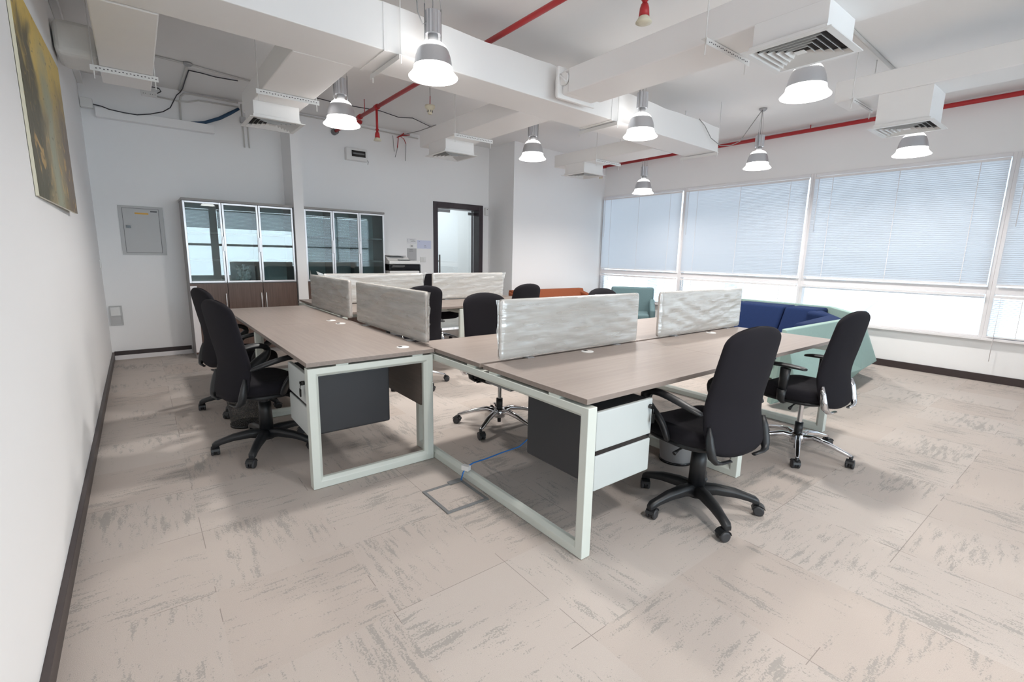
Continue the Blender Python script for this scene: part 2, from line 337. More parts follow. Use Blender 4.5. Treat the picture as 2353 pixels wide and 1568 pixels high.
for i,(a,b_) in enumerate(FX):
    o=sempty('window_%d'%(i+6),((a+b_)/2,YF,.5))
    f=MB().box(a,a+.05,YF-.1,YF+.02,.5,2.6).box(b_-.05,b_,YF-.1,YF+.02,.5,2.6).box(a+.05,b_-.05,YF-.1,YF+.02,2.55,2.6).box(a+.05,b_-.05,YF-.1,YF+.02,.5,.55).box(a+.05,b_-.05,YF-.1,YF+.02,1.45,1.52).box((a+b_)/2-.025,(a+b_)/2+.025,YF-.1,YF+.02,.55,2.55)
    f.build('window_frame',M['frame_white'],o,bevel=.004)
    MB().box(a+.03,b_-.03,YF-.06,YF-.052,.52,2.58).build('glass_pane',M['glass'],o)
# venetian blinds -----------------------------------------------------
def blind(y0,y1,z0,z1,tilt,label,pitch=.0228,w=.034,x=XR-.055,wand=True):
    t=thing('venetian_blind',label,'blind',(x,(y0+y1)/2,z0),0,'venetian blinds on the window wall')
    MB().box(x-.014,x+.014,y0,y1,z1-.028,z1).build('headrail',M['frame_white'],t)
    MB().box(x-.012,x+.012,y0,y1,z0,z0+.014).build('bottom_rail',M['frame_white'],t)
    m=MB(); z=z0+.03; ca,sa=math.cos(tilt)*w/2,math.sin(tilt)*w/2
    while z<z1-.035:
        jit=0
        m.add([(x-ca,y0,z-sa+jit),(x-.0015*sa/abs(w),y0,z+.002),(x+ca,y0,z+sa+jit),(x-ca,y1,z-sa+jit),(x-.0015*sa/abs(w),y1,z+.002),(x+ca,y1,z+sa+jit)],[(0,1,4,3),(1,2,5,4)],True); z+=pitch
    m.build('slats',M['slat'],t)
    for k in (.12,.5,.88):
        yy=y0+(y1-y0)*k; MB().box(x-.0175,x-.016,yy-.0035,yy+.0035,z0+.01,z1-.02).build('ladder_cord',M['frame_white'],t)
    if wand: MB().tube([(x-.02,y1-.06,z1-.02),(x-.02,y1-.06,z1-.75)],.004,6).build('tilt_wand',M['frame_white'],t)
names=['at the far end beside the orange sofa corner','second from the far wall, behind the navy sofa','in the widest view, third from the far wall','cut off by the right edge of the photo','in the bay beside the camera']
lownames=['lower panel at the far end of the window wall','lower panel behind the navy sofa','','lower panel at the right edge of the photo','lower panel in the bay beside the camera']
for i in range(5):
    y1,y0=MU[i]-.04,MU[i+1]+.04
    blind(y0,y1,ZT1+.02,ZH-.055,R(-66),'closed upper venetian blind '+names[i])
    if i!=2: blind(y0,y1,ZS+.01,ZT0-.01,R(-12),'open-slatted venetian blind, '+lownames[i],pitch=.022)
o=thing('venetian_blind','raised lower venetian blind bunched under the transom, in the clear middle pane','blind',(XR-.05,1.95,.95),0,'venetian blinds on the window wall')
MB().box(XR-.069,XR-.041,.99,2.92,.982,1.008).build('headrail',M['frame_white'],o)
MB().box(XR-.067,XR-.043,.99,2.92,.966,.98).build('slats',M['slat'],o)
# rear-wall blinds (seen reflected in the cabinet glass)
for i,(a,b_) in enumerate(FX):
    t=thing('venetian_blind','venetian blind on the window behind the camera, %s'%('half raised, on the added one nearest the left wall','half raised, in the middle','fully lowered, nearest the side windows')[i],'blind',((a+b_)/2,YF+.05,.55),0,'venetian blinds behind the camera')
    MB().box(a+.06,b_-.06,YF+.035,YF+.065,2.5,2.53).build('headrail',M['frame_white'],t)
    m=MB(); z=2.0 if i<2 else .58
    while z<2.49:
        m.add([(a+.06,YF+.045,z-.016),(b_-.06,YF+.045,z-.016),(b_-.06,YF+.058,z+.019),(a+.06,YF+.058,z+.019)],[(0,1,2,3)]); z+=.04
    m.build('slats',M['slat'],t)
# ------------------------------------------------------------------ glass door
d=sempty('door_1',((DX0+DX1)/2,YB,0))
fr=MB().box(DX0,DX0+.085,YB-.012,YB+.25,0,DZ).box(DX1-.085,DX1,YB-.012,YB+.25,0,DZ).box(DX0+.085,DX1-.085,YB-.012,YB+.25,DZ-.095,DZ)
fr.build('door_frame',M['door_wood'],d,bevel=.004)
MB().box(DX0+.09,DX1-.09,YB+.16,YB+.17,.01,DZ-.10).build('glass_leaf',M['doorglass'],d)
MB().box(DX0+.095,DX0+.20,YB+.15,YB+.18,DZ-.155,DZ-.10).box(DX0+.2,DX0+.42,YB+.15,YB+.18,DZ-.15,DZ-.105).build('patch_fitting',M['galv'],d,bevel=.003)
MB().box(DX1-.20,DX1-.09,YB+.145,YB+.185,DZ-.17,DZ-.12).build('patch_fitting',M['grey_trim'],d,bevel=.003)
MB().tube([(4.195,YB+.1,.72),(4.195,YB+.1,1.33)],.014,10).tube([(4.195,YB+.1,1.22),(4.195,YB+.16,1.22)],.008,8).tube([(4.195,YB+.1,.85),(4.195,YB+.16,.85)],.008,8).build('door_handle',M['grey_trim'],d)
# corridor behind the door
struct(MB().box(2.6,7.4,YB+.25,YB+2.3,-.1,0).build('floor_corridor',M['carpet']))
struct(MB().box(2.6,7.4,YB+2.2,YB+2.3,0,2.8).box(2.5,2.6,YB+.25,YB+2.3,0,2.8).box(7.4,7.5,YB+.25,YB+2.3,0,2.8).build('wall_corridor',M['wall']))
struct(MB().box(2.5,7.5,YB+.25,YB+2.3,2.8,2.9).build('ceiling_corridor',M['ceil']))
# ------------------------------------------------------------------ desks
def oframe_x(y0,y1,x0,x1,name,parent,mt):        # closed rectangular leg frame in the XZ plane (normal y)
    w=.06; zt=.708; c=.018
    m=MB()
    def bar(pts_out,pts_in):
        pass
    O=[(x0,0.002),(x1,0.002),(x1,zt),(x0,zt)]; I=[(x0+w,w),(x1-w,w),(x1-w,zt-w*.85),(x0+w,zt-w*.85)]; K=[(x0+w-c,w-c),(x1-w+c,w-c),(x1-w+c,zt-w*.85+c),(x0+w-c,zt-w*.85+c)]
    loops=[(O,y0),(K,y0),(I,y0+c),(I,y1-c),(K,y1),(O,y1)]
    vs=[(p[0],y,p[1]) for L_,y in loops for p in L_]; fs=[]
    for k in range(6):
        k2=(k+1)%6
        for j in range(4): a=k*4+j; b_=k*4+(j+1)%4; fs.append((a,b_,k2*4+(j+1)%4,k2*4+j))
    m.add(vs,fs); return m.build(name,mt,parent,bevel=.003)
def oframe_y(x0,x1,y0,y1,name,parent,mt):
    w=.06; zt=.708; c=.018; m=MB()
    O=[(y0,0.002),(y1,0.002),(y1,zt),(y0,zt)]; I=[(y0+w,w),(y1-w,w),(y1-w,zt-w*.85),(y0+w,zt-w*.85)]; K=[(y0+w-c,w-c),(y1-w+c,w-c),(y1-w+c,zt-w*.85+c),(y0+w-c,zt-w*.85+c)]
    loops=[(O,x0),(K,x0),(I,x0+c),(I,x1-c),(K,x1),(O,x1)]
    vs=[(x,p[0],p[1]) for L_,x in loops for p in L_]; fs=[]
    for k in range(6):
        k2=(k+1)%6
        for j in range(4): a=k*4+j; b_=k*4+(j+1)%4; fs.append((a,b_,k2*4+(j+1)%4,k2*4+j))
    m.add(vs,fs); return m.build(name,mt,parent,bevel=.003)
def grommet(x,y,parent,ax):
    g=MB().lathe([(.040,.0),(.040,.0025),(.036,.004),(.0,.004)],(x,y,.745),20).build('cable_grommet',M['white_plastic'],parent)
    (MB().box(x-.03,x-.008,y-.010,y+.010,.7492,.7515) if ax=='y' else MB().box(x-.012,x+.012,y+.006,y+.026,.7492,.7515)).build('grommet_slot',M['black'],g)
# left desk run, two seats facing the screens on its right edge
ld=thing('office_desk','two-seat pale oak desk with white loop legs running along the left wall side','desk',(1.06,4.12,0))
for (a,b_) in ((2.652,4.135),(4.138,5.62)):
    MB().box(.668,1.447,a,b_,.72,.745).build('desktop',M['top_y'],ld,bevel=.0015)
for y in (2.66,4.105,5.55):
    oframe_x(y,y+.06,.674,1.44,'leg_frame',ld,M['leg_white'])
s=MB()
for y in (2.665,4.11,5.555):
    for x in (.83,1.30): s.box(x,x+.07,y,y+.05,.708,.72)
s.build('spacer',M['leg_white'],ld)
MB().box(.80,.85,2.72,5.55,.655,.70).box(1.25,1.30,2.72,5.55,.655,.70).build('support_beam',M['leg_white'],ld)
MB().box(1.385,1.403,2.73,4.09,.36,.715).build('modesty_panel',M['modesty'],ld)
MB().box(1.385,1.403,4.18,5.54,.36,.715).build('modesty_panel',M['modesty'],ld)
for g in ((1.30,2.80),(1.31,4.03),(1.30,4.25)): grommet(*g,ld,'y')
def bench(dx,dy,label,grom):
    t=thing('bench_desk',label,'desk',(2.85+dx,2.13+dy,0),0,'four-seat bench desks')
    for (xa,xb) in ((1.454,2.848),(2.851,4.246)):
        MB().box(xa+dx,xb+dx,1.332+dy,2.112+dy,.72,.745).build('desktop',M['top_x'],t,bevel=.0015)
        MB().box(xa+dx,xb+dx,2.145+dy,2.925+dy,.72,.745).build('desktop',M['top_x'],t,bevel=.0015)
    for x in (1.447,2.82,4.185): oframe_y(x+dx,x+.055+dx,1.315+dy,2.925+dy,'leg_frame',t,M['leg_white'])
    s=MB()
    for x in (1.45,2.824,4.188):
        for y in (1.50,1.98,2.20,2.70): s.box(x+dx,x+.05+dx,y+dy,y+.07+dy,.708,.72)
    s.build('spacer',M['leg_white'],t)
    MB().box(1.502+dx,4.185+dx,1.62+dy,1.66+dy,.66,.705).box(1.502+dx,4.185+dx,2.58+dy,2.62+dy,.66,.705).build('support_beam',M['leg_white'],t)
    MB().box(1.56+dx,2.80+dx,2.0+dy,2.24+dy,.60,.612).box(2.89+dx,4.17+dx,2.0+dy,2.24+dy,.60,.612).build('cable_tray',M['galv'],t)
    for g in grom: grommet(g[0]+dx,g[1]+dy,t,'x')
    return t
bench(0,0,'four-seat pale oak bench desk in the foreground with white loop legs',((2.22,2.055),(3.685,2.05),(2.22,2.22),(3.685,2.22)))
bench(.11,3.42,'four-seat pale oak bench desk at the back, before the glass cabinets and printer',((2.22,2.055),(3.685,2.05)))
# screens in plastic film ---------------------------------------------
def screen(p0,p1,th,label,seed,ears=()):
    # p0,p1: ends on the floor plan, film-wrapped fabric panel from z .747 to 1.10
    p0=Vector((*p0,0)); p1=Vector((*p1,0)); d=(p1-p0); L_=d.length; d.normalize(); n=Vector((-d.y,d.x,0))
    z0,z1=.750,1.100
    t=thing('desk_screen',label,'desk screen',tuple((p0+p1)/2+Vector((0,0,z0))),0,'film-wrapped desk screens')
    def slab(inset,h,rc):
        W=L_/2-inset; pts=[]
        for cx,cz,a0 in ((W-rc,z1-inset-rc,0),(-W+rc,z1-inset-rc,90),(-W+rc,z0+inset+rc,180),(W-rc,z0+inset+rc,270)):
            for k in range(4): a=R(a0+k*30); pts.append((cx+rc*math.cos(a),cz+rc*math.sin(a)))
        return pts,h
    pts,h=slab(.006,th/2,.03); c=(p0+p1)/2
    rs=[[c+d*x+n*s*h+Vector((0,0,z)) for x,z in pts] for s in (-1,1)]
    MB().rings(rs,smooth=False).build('screen_panel',M['pinboard'],t,bevel=.004)
    # film: two wrinkled sheets joined round the rim
    nu,nv=90,28; g=[]
    for side in (-1,1):
        rows=[]
        for j in range(nv+1):
            row=[]
            for i in range(nu+1):
                u=i/nu*2-1; v=j/nv*2-1
                x=u*(L_/2-.002); z=(z0+z1)/2+v*((z1-z0)/2-.002)
                # round corners
                ex=max(0,abs(x)-(L_/2-.03)); ez=max(0,abs(z-(z0+z1)/2)-((z1-z0)/2-.03)); rr=math.hypot(ex,ez)
                if rr>.03: x-=math.copysign(ex*(1-.03/rr),x); z-=math.copysign(ez*(1-.03/rr),z-(z0+z1)/2)
                q=Vector((x*2.2+seed*7,z*9+x*1.6*(1 if seed%2 else -1),seed*3.1+side))
                w_=noise.fractal(q,.6,2.0,4)*.007+abs(noise.noise(Vector((x*3+z*10*(1 if seed%3 else -1),seed+side,z*3))))*.006
                edge=min(1-abs(u),(1-abs(v))*.35)*18; k=max(0,min(1,edge))
                off=h+.0015+k*(.003+max(-.002,w_))
                if abs(u)==1 or abs(v)==1: off=h*.6
                row.append(c+d*x+n*side*off+Vector((0,0,z)))
            rows.append(row)
        g.append(rows)
    m=MB()
    for rows in g:
        vs=[p for r in rows for p in r]
        m.add(vs,[(j*(nu+1)+i,j*(nu+1)+i+1,(j+1)*(nu+1)+i+1,(j+1)*(nu+1)+i) for j in range(nv) for i in range(nu)],True)
    for (u,ex,ez) in ears:       # loose film gathered past a corner
        xx=u*(L_/2-.004); vs=[]
        K=9
        for j in range(K):
            z=z1-.005-j*.035
            for i in range(5):
                f=i/4; amp=ex*math.exp(-j*.55)*f+(.012*f)
                vs.append(c+d*(xx+math.copysign(amp,u))+n*(noise.noise(Vector((j*.9,i*1.3,seed)))*.022*f)+Vector((0,0,z+ez*f*math.exp(-j*.9))))
        m.add(vs,[(j*5+i,j*5+i+1,(j+1)*5+i+1,(j+1)*5+i) for j in range(K-1) for i in range(4)],True)
    m.build('plastic_wrap',M['wrap'],t)
    b=MB()
    for f in (.18,.82):
        q=p0+d*L_*f; b.obox(q+n*.012+Vector((0,0,.7475)),(.05,.085,.005),Matrix.Rotation(math.atan2(d.y,d.x),3,'Z'))
    b.build('clamp',M['galv'],t)
screen((1.475,2.785),(1.475,4.06),.028,'film-wrapped screen on the left desk, nearer of its two, beside the aisle',1,ears=((-1,.03,.0),))
screen((1.475,4.235),(1.475,5.43),.028,'film-wrapped screen at the far half of the left desk, loose film peaking at its corner',2,ears=((1,.05,.07),))
screen((1.567,2.128),(2.80,2.128),.028,'crumpled film-wrapped screen at the front of the foreground bench',3,ears=((-1,.012,.0),))
screen((3.05,2.128),(4.275,2.128),.028,'film-wrapped screen at the window end of the foreground bench',4,ears=((1,.04,.0),))
screen((1.63,5.55),(2.87,5.55),.028,'film-wrapped screen on the back bench in front of the glass cabinet',5,ears=((-1,.06,.03),(1,.05,.02)))
screen((3.0,5.55),(4.15,5.55),.028,'film-wrapped screen on the back bench in front of the glass door',6,ears=((1,.05,.01),))
# drawer pedestals ------------------------------------------------------
pd=thing('drawer_pedestal','two-drawer grey pedestal hung under the near end of the left desk','drawer unit',(.95,2.95,.29))
MB().box(.715,1.175,2.735,3.16,.295,.648).build('body',M['dark_metal'],pd,bevel=.012,seg=3)
for (a,b_) in ((.475,.655),(.285,.455)):
    q=MB().box(.690,.714,2.725,3.17,a,b_).build('drawer',M['drawer'],pd,bevel=.004)
MB().box(.696,.713,2.73,3.165,.455,.475).build('handle_gap',M['black'],pd)
lk=MB().tube([(.689,2.80,.60),(.672,2.80,.60)],.013,12).build('lock',M['gasket'],pd)
MB().obox((.668,2.80,.60),(.004,.026,.012),Matrix.Rotation(.3,3,'X')).tube([(.668,2.80,.59),(.667,2.802,.57)],.002,6).obox((.667,2.804,.545),(.006,.022,.045),Matrix.Rotation(.1,3,'X')).build('keys',M['gasket'],lk)
pr=thing('drawer_pedestal','two-drawer white and black pedestal hung at the near corner of the foreground bench','drawer unit',(1.75,1.6,.28))
MB().box(1.55,1.945,1.375,1.84,.30,.66).build('body',M['dark_metal'],pr,bevel=.012,seg=3)
for (a,b_) in ((.478,.662),(.285,.455)):
    MB().box(1.545,1.95,1.352,1.374,a,b_).build('drawer',M['drawer'],pr,bevel=.006)
MB().box(1.55,1.945,1.358,1.373,.455,.478).build('handle_gap',M['black'],pr)
lk=MB().tube([(1.925,1.351,.625),(1.925,1.335,.625)],.012,12).build('lock',M['gasket'],pr)
MB().obox((1.925,1.331,.625),(.024,.004,.012),Matrix.Rotation(.3,3,'Y')).tube([(1.928,1.331,.615),(1.93,1.331,.59)],.002,6).obox((1.931,1.331,.565),(.018,.006,.045),Matrix.Rotation(.1,3,'Y')).build('keys',M['gasket'],lk)
# ------------------------------------------------------------------ chairs
def pad_back(w_top,w_mid,z0,z1,th=.055):
    # upholstered backrest: horizontal slices lofted bottom to top, chair faces +y
    rs=[]; nseg=28; K=22
    for k in range(K+1):
        v=k/K; z=z0+(z1-z0)*v
        # side outline
        hw=(w_mid+(w_top-w_mid)*max(0,(v-.25)/.75)**1.6-.012*max(0,(.25-v)/.25)**1.3)/2
        e=min(1,(1-v)/.10); hw*=(1-(1-e)**2.6*.36)
        e0=min(1,v/.06); hw*=(1-(1-e0)**2.4*.25)
        t=th/2*min(1,math.sqrt(max(0.0,1-(max(0,v-.93)/.07)**2)))*min(1,math.sqrt(max(0,1-(max(0,.07-v)/.07)**2)))
        t=max(t,.004)
        # spine: lumbar forward, top and bottom leaning back
        yc=-.21+.014*math.exp(-((v-.38)/.2)**2)-.062*max(0,v-.35)**1.2/.65**1.2-.026*max(0,.3-v)/.3
        ring=[]
        for j in range(nseg):
            a=2*math.pi*j/nseg; cx=math.copysign(abs(math.cos(a))**.55,math.cos(a)); sy=math.copysign(abs(math.sin(a))**.8,math.sin(a))
            x=hw*cx; ring.append((x,yc+t*sy+.028*(x/.21)**2,z+.0))
        rs.append(ring)
    # crown: bend the top edge and bottom edge into arcs
    out=[]
    for k,r in enumerate(rs):
        v=k/K; out.append([(x,y,z-(.06*(x/.2)**2)*max(0,v-.7)/.3*.6+(.028*(x/.2)**2)*max(0,.2-v)/.2) for x,y,z in r])
    return MB().rings(out)
def make_chair(kind,label,loc,rot):
    t=thing('office_chair',label,'chair',loc,rot,'black task chairs')
    A=kind=='A'
    base=M['plastic'] if A else M['chrome']; rad=.305 if A else .325
    MB().lathe([(.0,.075),(.048,.075),(.052,.10),(.045,.135),(.034,.15),(.0,.15)],n=20).build('base_hub',base,t,local=True)
    for k in range(5):
        a=2*math.pi*k/5+R(31 if A else 62); ca,sa=math.cos(a),math.sin(a)
        prof=[(.035,.115,.034,.030),(.10,.122,.030,.025),(.20,.112,.026,.021),(rad-.04,.095,.022,.018),(rad,.082,.022,.018),(rad+.018,.070,.016,.014)]
        if not A: prof=[(.03,.118,.024,.022),(.10,.135,.020,.017),(.20,.115,.017,.014),(rad-.02,.082,.014,.011),(rad+.008,.076,.010,.008)]
        rs=[]
        for r,z,hw,hh in prof:
            rs.append([(r*ca-s*hw*sa*1.0,r*sa+s*hw*ca,z+q*hh) for s,q in ((-1,-1),(1,-1),(1,.3),(.55,1),(-.55,1),(-1,.3))])
        MB().rings(rs).build('base_leg',base,t,subsurf=0,bevel=.004,local=True)
        # castor: twin wheel with hood
        cx,cy=(rad+.002)*ca,(rad+.002)*sa; th=a+.9+k*1.3; dx,dy=math.cos(th),math.sin(th); px,py=-dy,dx
        wc=Vector((cx+dx*.016,cy+dy*.016,.028))
        c=MB().tube([(cx,cy,.080),(cx,cy,.045)],.011,10)
        c.tube([wc-Vector((px,py,0))*.008,wc+Vector((px,py,0))*.008],.024,14)
        # hood
        hr=[]
        for q in range(7):
            al=R(20+q*25); ctr=wc+Vector((dx,dy,0))*(-math.cos(al)*.031*-1)+Vector((0,0,math.sin(al)*.031)); hr.append([ctr+Vector((px,py,0))*s for s in (-.022,.022)])
        hr2=[]
        for q in range(7):
            al=R(20+q*25); r1,r2=.0305,.034
            f=lambda rr: wc+Vector((dx,dy,0))*(math.cos(al)*rr)+Vector((0,0,math.sin(al)*rr))
            P=Vector((px,py,0)); hr2.append([f(r1)-P*.023,f(r1)+P*.023,f(r2)+P*.023,f(r2)-P*.023])
        c.rings(hr2,smooth=False)
        cs=c.build('caster',M['plastic'],t,local=True)
        P=Vector((px,py,0)); wm=MB()
        for s in (-1,1):
            wm.tube([wc+P*s*.009,wc+P*s*.012,wc+P*s*.022,wc+P*s*.026],[.022,.0275,.0275,.020],16)
        wm.build('wheel',M['rubber'],cs,local=True)
    if A:
        MB().lathe([(.0,.14),(.044,.14),(.041,.26),(.039,.335),(.0,.335)],n=20).build('gas_column',M['plastic'],t,local=True)
        MB().lathe([(.03,.335),(.03,.405)],n=16).build('column_sleeve',M['plastic'],t,local=True)
    else:
        MB().lathe([(.0,.13),(.026,.13),(.026,.225),(.0,.225)],n=18).build('column_sleeve',M['plastic'],t,local=True)
        MB().lathe([(.016,.22),(.016,.40)],n=16).build('gas_column',M['chrome'],t,local=True)
        MB().lathe([(.0,.03),(.014,.03),(.016,.08)],n=12).build('column_foot',M['plastic'],t,local=True)
    mt=MB().box(-.085,.085,-.15,.12,.395,.425).box(-.055,.055,-.09,.09,.375,.40)
    mt.tube([(.06,.03,.405),(.20,.06,.40),(.245,.065,.405)],[.006,.006,.010],8)
    mt.tube([(-.06,-.02,.405),(-.20,-.03,.385),(-.235,-.03,.37)],[.006,.006,.012],8)
    mt.build('tilt_mechanism',M['plastic'],t,bevel=.006,local=True)
    # seat: rounded slab with waterfall front
    rs=[]; n=36
    for z,ins in ((.425,.05),(.430,.015),(.445,.0),(.475,.0),(.492,.008),(.503,.03),(.508,.08)):
        ring=[]
        for j in range(n):
            a=2*math.pi*j/n; cx=math.copysign(abs(math.cos(a))**.62,math.cos(a)); sy=math.copysign(abs(math.sin(a))**.62,math.sin(a))
            x=(.245-ins)*cx; y=.03+(.235-ins)*sy; zz=z-.035*max(0,(y-.12)/.14)**2+(.012*(x/.24)**2 if z>.48 else 0)
            ring.append((x,y,zz))
        rs.append(ring)
    MB().rings(rs).build('seat',M['fabric'],t,local=True)
    rs2=[[(x*.93,(y-.03)*.93+.03,zz) for x,y,zz in [(p[0],p[1],z) for p in rs[2]]] for z in (.405,.43)]
    MB().rings(rs2,smooth=False).build('seat_pan',M['plastic'],t,bevel=.01,local=True)
    pad_back(.395,.43,.385,1.05,.07).build('backrest',M['fabric'],t,local=True,subsurf=1)
    # bracket from mechanism to the back, and side blades under the back
    MB().tube([(0,-.10,.405),(0,-.20,.40),(0,-.22,.425),(0,-.215,.46),(0,-.205,.50)],[.02,.022,.024,.018,.014],8,flat=.45,up=(0,0,1)).build('back_bar',M['plastic'],t,local=True)
    for s in (-1,1):
        bl=MB().tube([(s*.09,-.246,.386),(s*.16,-.247,.389),(s*.192,-.240,.396),(s*.206,-.228,.42),(s*.210,-.217,.46),(s*.210,-.207,.51),(s*.206,-.198,.56)],[.012,.013,.018,.024,.026,.023,.013],10,flat=[.55,.55,.7,.85,.85,.75,.6],up=(0,0,1))
        bl.build('back_blade',M['plastic'] if A else M['chrome'],t,local=True)
        if A:
            pts=[(s*.222,-.175,.612),(s*.250,-.13,.632),(s*.262,-.05,.655),(s*.265,.05,.672),(s*.265,.125,.668),(s*.264,.168,.642),(s*.262,.160,.602),(s*.258,.115,.565),(s*.254,.06,.53),(s*.250,.025,.48),(s*.244,.005,.42)]
            MB().tube(pts,[.024,.031,.034,.035,.034,.031,.027,.023,.020,.019,.018],12,flat=[.5,.5,.5,.52,.6,.85,1.15,1.7,2.3,2.9,2.9],up=(0,0,1)).build('armrest',M['plastic'],t,local=True,subsurf=1)
        else:
            ar=MB().tube([(s*.10,.02,.412),(s*.24,.02,.405),(s*.268,.02,.43),(s*.272,.015,.50)],[.016,.018,.026,.030],10,flat=[.6,.6,.7,.8],up=(0,0,1))
            ar.tube([(s*.272,.015,.49),(s*.276,.005,.645)],[.026,.034],10,flat=.62,up=(s,0,0))
            q=ar.build('armrest_post',M['plastic'],t,local=True)
            MB().tube([(s*.270,-.125,.655),(s*.270,-.10,.662),(s*.268,.0,.664),(s*.265,.10,.662),(s*.262,.145,.652)],[.020,.034,.040,.037,.024],12,flat=.36,up=(0,0,1)).build('arm_pad',M['plastic'],t,local=True,subsurf=1)
    return t
def rot_of(b): return -R(b)
def place(kind,first,cx,cy,bearing,label):
    if kind not in first:
        first[kind]=make_chair(kind,label,(cx,cy,0),rot_of(bearing)); return first[kind]
    return dup(first[kind],(cx,cy,0),rot_of(bearing),label)
first={}
place('A',first,2.29,1.275,8,'black chair with looped arms and black star base, nearest at the foreground bench')
place('B',first,3.587,1.275,4,'black chair with chrome star base before the mint sofa shell')
place('A',first,.595,3.47,76,'black loop-armed chair at the near half of the left desk, beside the wire bin')
place('A',first,.62,4.56,78,'black loop-armed chair at the far half of the left desk, before the glass cabinet')
c4=place('B',first,2.17,2.92,184,'black chair with chrome base facing the foreground bench from behind its crumpled screen')
for ch in c4.children:
    if ch.name.split('.')[0] in ('base_leg','caster'): ch.rotation_euler=(0,0,R(-29))
place('B',first,2.17,4.40,2,'black chair tucked at the back bench, showing past the near left-desk screen')
place('B',first,3.55,6.32,176,'black chair on the far side of the back bench, before the glass door')
place('B',first,3.36,4.30,-4,'black chair whose rounded top stands left of the orange sofa')
place('B',first,3.60,2.93,182,'black chair hidden but for the sliver of its top over the foreground screen')
# ------------------------------------------------------------------ mesh bins
def bin_(x,y,label,fill):
    t=thing('waste_bin',label,'bin',(x,y,0),0,'waste bins under the desks')
    MB().lathe([(.105,.012),(.13,.28)],(x,y,0),32).build('mesh_wall',fill,t)
    MB().lathe([(.108,.003),(.112,.003),(.112,.018),(.106,.018),(.106,.006),(0,.006)],(x,y,0),32).build('base_ring',M['black'],t)
    MB().tube([(x+.132*math.cos(a*.2618),y+.132*math.sin(a*.2618),.28) for a in range(25)],.005,6).build('rim',M['black'],t)
bin_(.56,4.06,'black wire mesh waste bin behind the near left chair',M['mesh'])
bin_(2.76,1.70,'grey waste bin under the foreground bench behind the nearest chair',M['galv'])
# ------------------------------------------------------------------ floor box and blue cable
fb=thing('floor_box','square floor socket hatch framed in grey with a carpet lid','floor box',(1.29,2.14,0))
m=MB(); x0,x1,y0,y1=1.16,1.424,2.0,2.286
m.box(x0,x1,y0,y0+.018,.0005,.007).box(x0,x1,y1-.018,y1,.0005,.007).box(x0,x0+.018,y0+.018,y1-.018,.0005,.007).box(x1-.018,x1,y0+.018,y1-.018,.0005,.007)
m.build('hatch_frame',M['grey_trim'],fb,bevel=.001)
MB().box(x0+.018,x1-.018,y0+.018,y1-.018,.0003,.003).build('lid',M['carpet'],fb)
MB().box(1.33,1.42,2.262,2.30,.007,.011).build('hinge_flap',M['grey_trim'],fb)
tag(MB().tube([(1.405,2.262,.015),(1.425,2.27,.055),(1.455,2.28,.078),(1.52,2.30,.082),(1.62,2.315,.075),(1.74,2.315,.085),(1.86,2.28,.11),(1.93,2.22,.2),(1.96,2.12,.45),(1.97,2.10,.60)],.0045,8).build('network_cable',M['blue_cable']),'thin blue network cable from the floor hatch under the foreground bench','cable')
tag(MB().obox((1.44,2.262,.085),(.03,.05,.03),Matrix.Rotation(.4,3,'Z')).build('cable_plug',M['white_plastic'],bevel=.003),'small white cable plug perched on the bench leg above the floor hatch','plug')
# ------------------------------------------------------------------ glass cabinets
def cabinet(x0,x1,yf,splits,label,low_handles):
    t=thing('display_cabinet',label,'cabinet',((x0+x1)/2,YB-.2,0),0,'glass-fronted office cabinets')
    zt=1.905; zm=.935; th=.02
    c=MB().box(x0,x0+th,yf+.02,YB-.004,0,zt).box(x1-th,x1,yf+.02,YB-.004,0,zt).box(x0+th,x1-th,yf+.02,YB-.004,0,.06).box(x0+th,x1-th,yf+.02,YB-.004,zm-.03,zm-.005)
    c.build('carcass',M['cab_grey'],t,bevel=.001)
    MB().box(x0-.006,x1+.006,yf-.006,YB-.004,zt,zt+.028).build('top_panel',M['cab_grey'],t,bevel=.001)
    MB().box(x0+th,x1-th,YB-.012,YB-.005,.06,zt).build('back_panel',M['cab_in'],t)
    sp=[x0]+splits+[x1]
    for s in splits: MB().box(s-.008,s+.008,yf+.03,YB-.012,.06,zt).build('divider',M['cab_grey'],t)
    for zz in (1.20,1.53):
        for i in range(len(sp)-1):
            MB().box(sp[i]+.012,sp[i+1]-.012,yf+.05,YB-.012,zz,zz+.022).build('shelf',M['cab_grey'],t)
    for i in range(len(sp)-1):
        a,b_=sp[i]+.003,sp[i+1]-.003; w=.022
        d=MB().box(a,a+w,yf,yf+.02,zm,zt-.004).box(b_-w,b_,yf,yf+.02,zm,zt-.004).box(a+w,b_-w,yf,yf+.02,zm,zm+w).box(a+w,b_-w,yf,yf+.02,zt-.004-w,zt-.004).build('glass_door_frame',M['alu_bright'],t,bevel=.002)
        MB().box(a+w,b_-w,yf+.008,yf+.012,zm+w,zt-.004-w).build('glass',M['cabglass'],d)
        hx=b_-.004 if i<len(sp)-2 else a+.004
        MB().box(hx-.008,hx+.008,yf-.014,yf,1.32,1.50).build('handle',M['alu_bright'],d,bevel=.003)
        lo=MB().box(a,b_,yf,yf+.018,.06,zm-.012).build('lower_door',M['walnut'],t,bevel=.001)
        h=low_handles[i]
        MB().tube([(h,yf-.022,.60),(h,yf-.022,.80)],.006,8).tube([(h,yf,.63),(h,yf-.022,.63)],.004,6).tube([(h,yf,.77),(h,yf-.022,.77)],.004,6).build('handle',M['alu_bright'],lo)
    return t
M['alu_bright']=mat('pale_anodised_aluminium',(.80,.81,.84),.3,metal=.35)
cb=cabinet(.475,1.688,6.93,[.872,1.272],'three-door glass and walnut cabinet left of the wall pier',(.846,1.245,1.30))
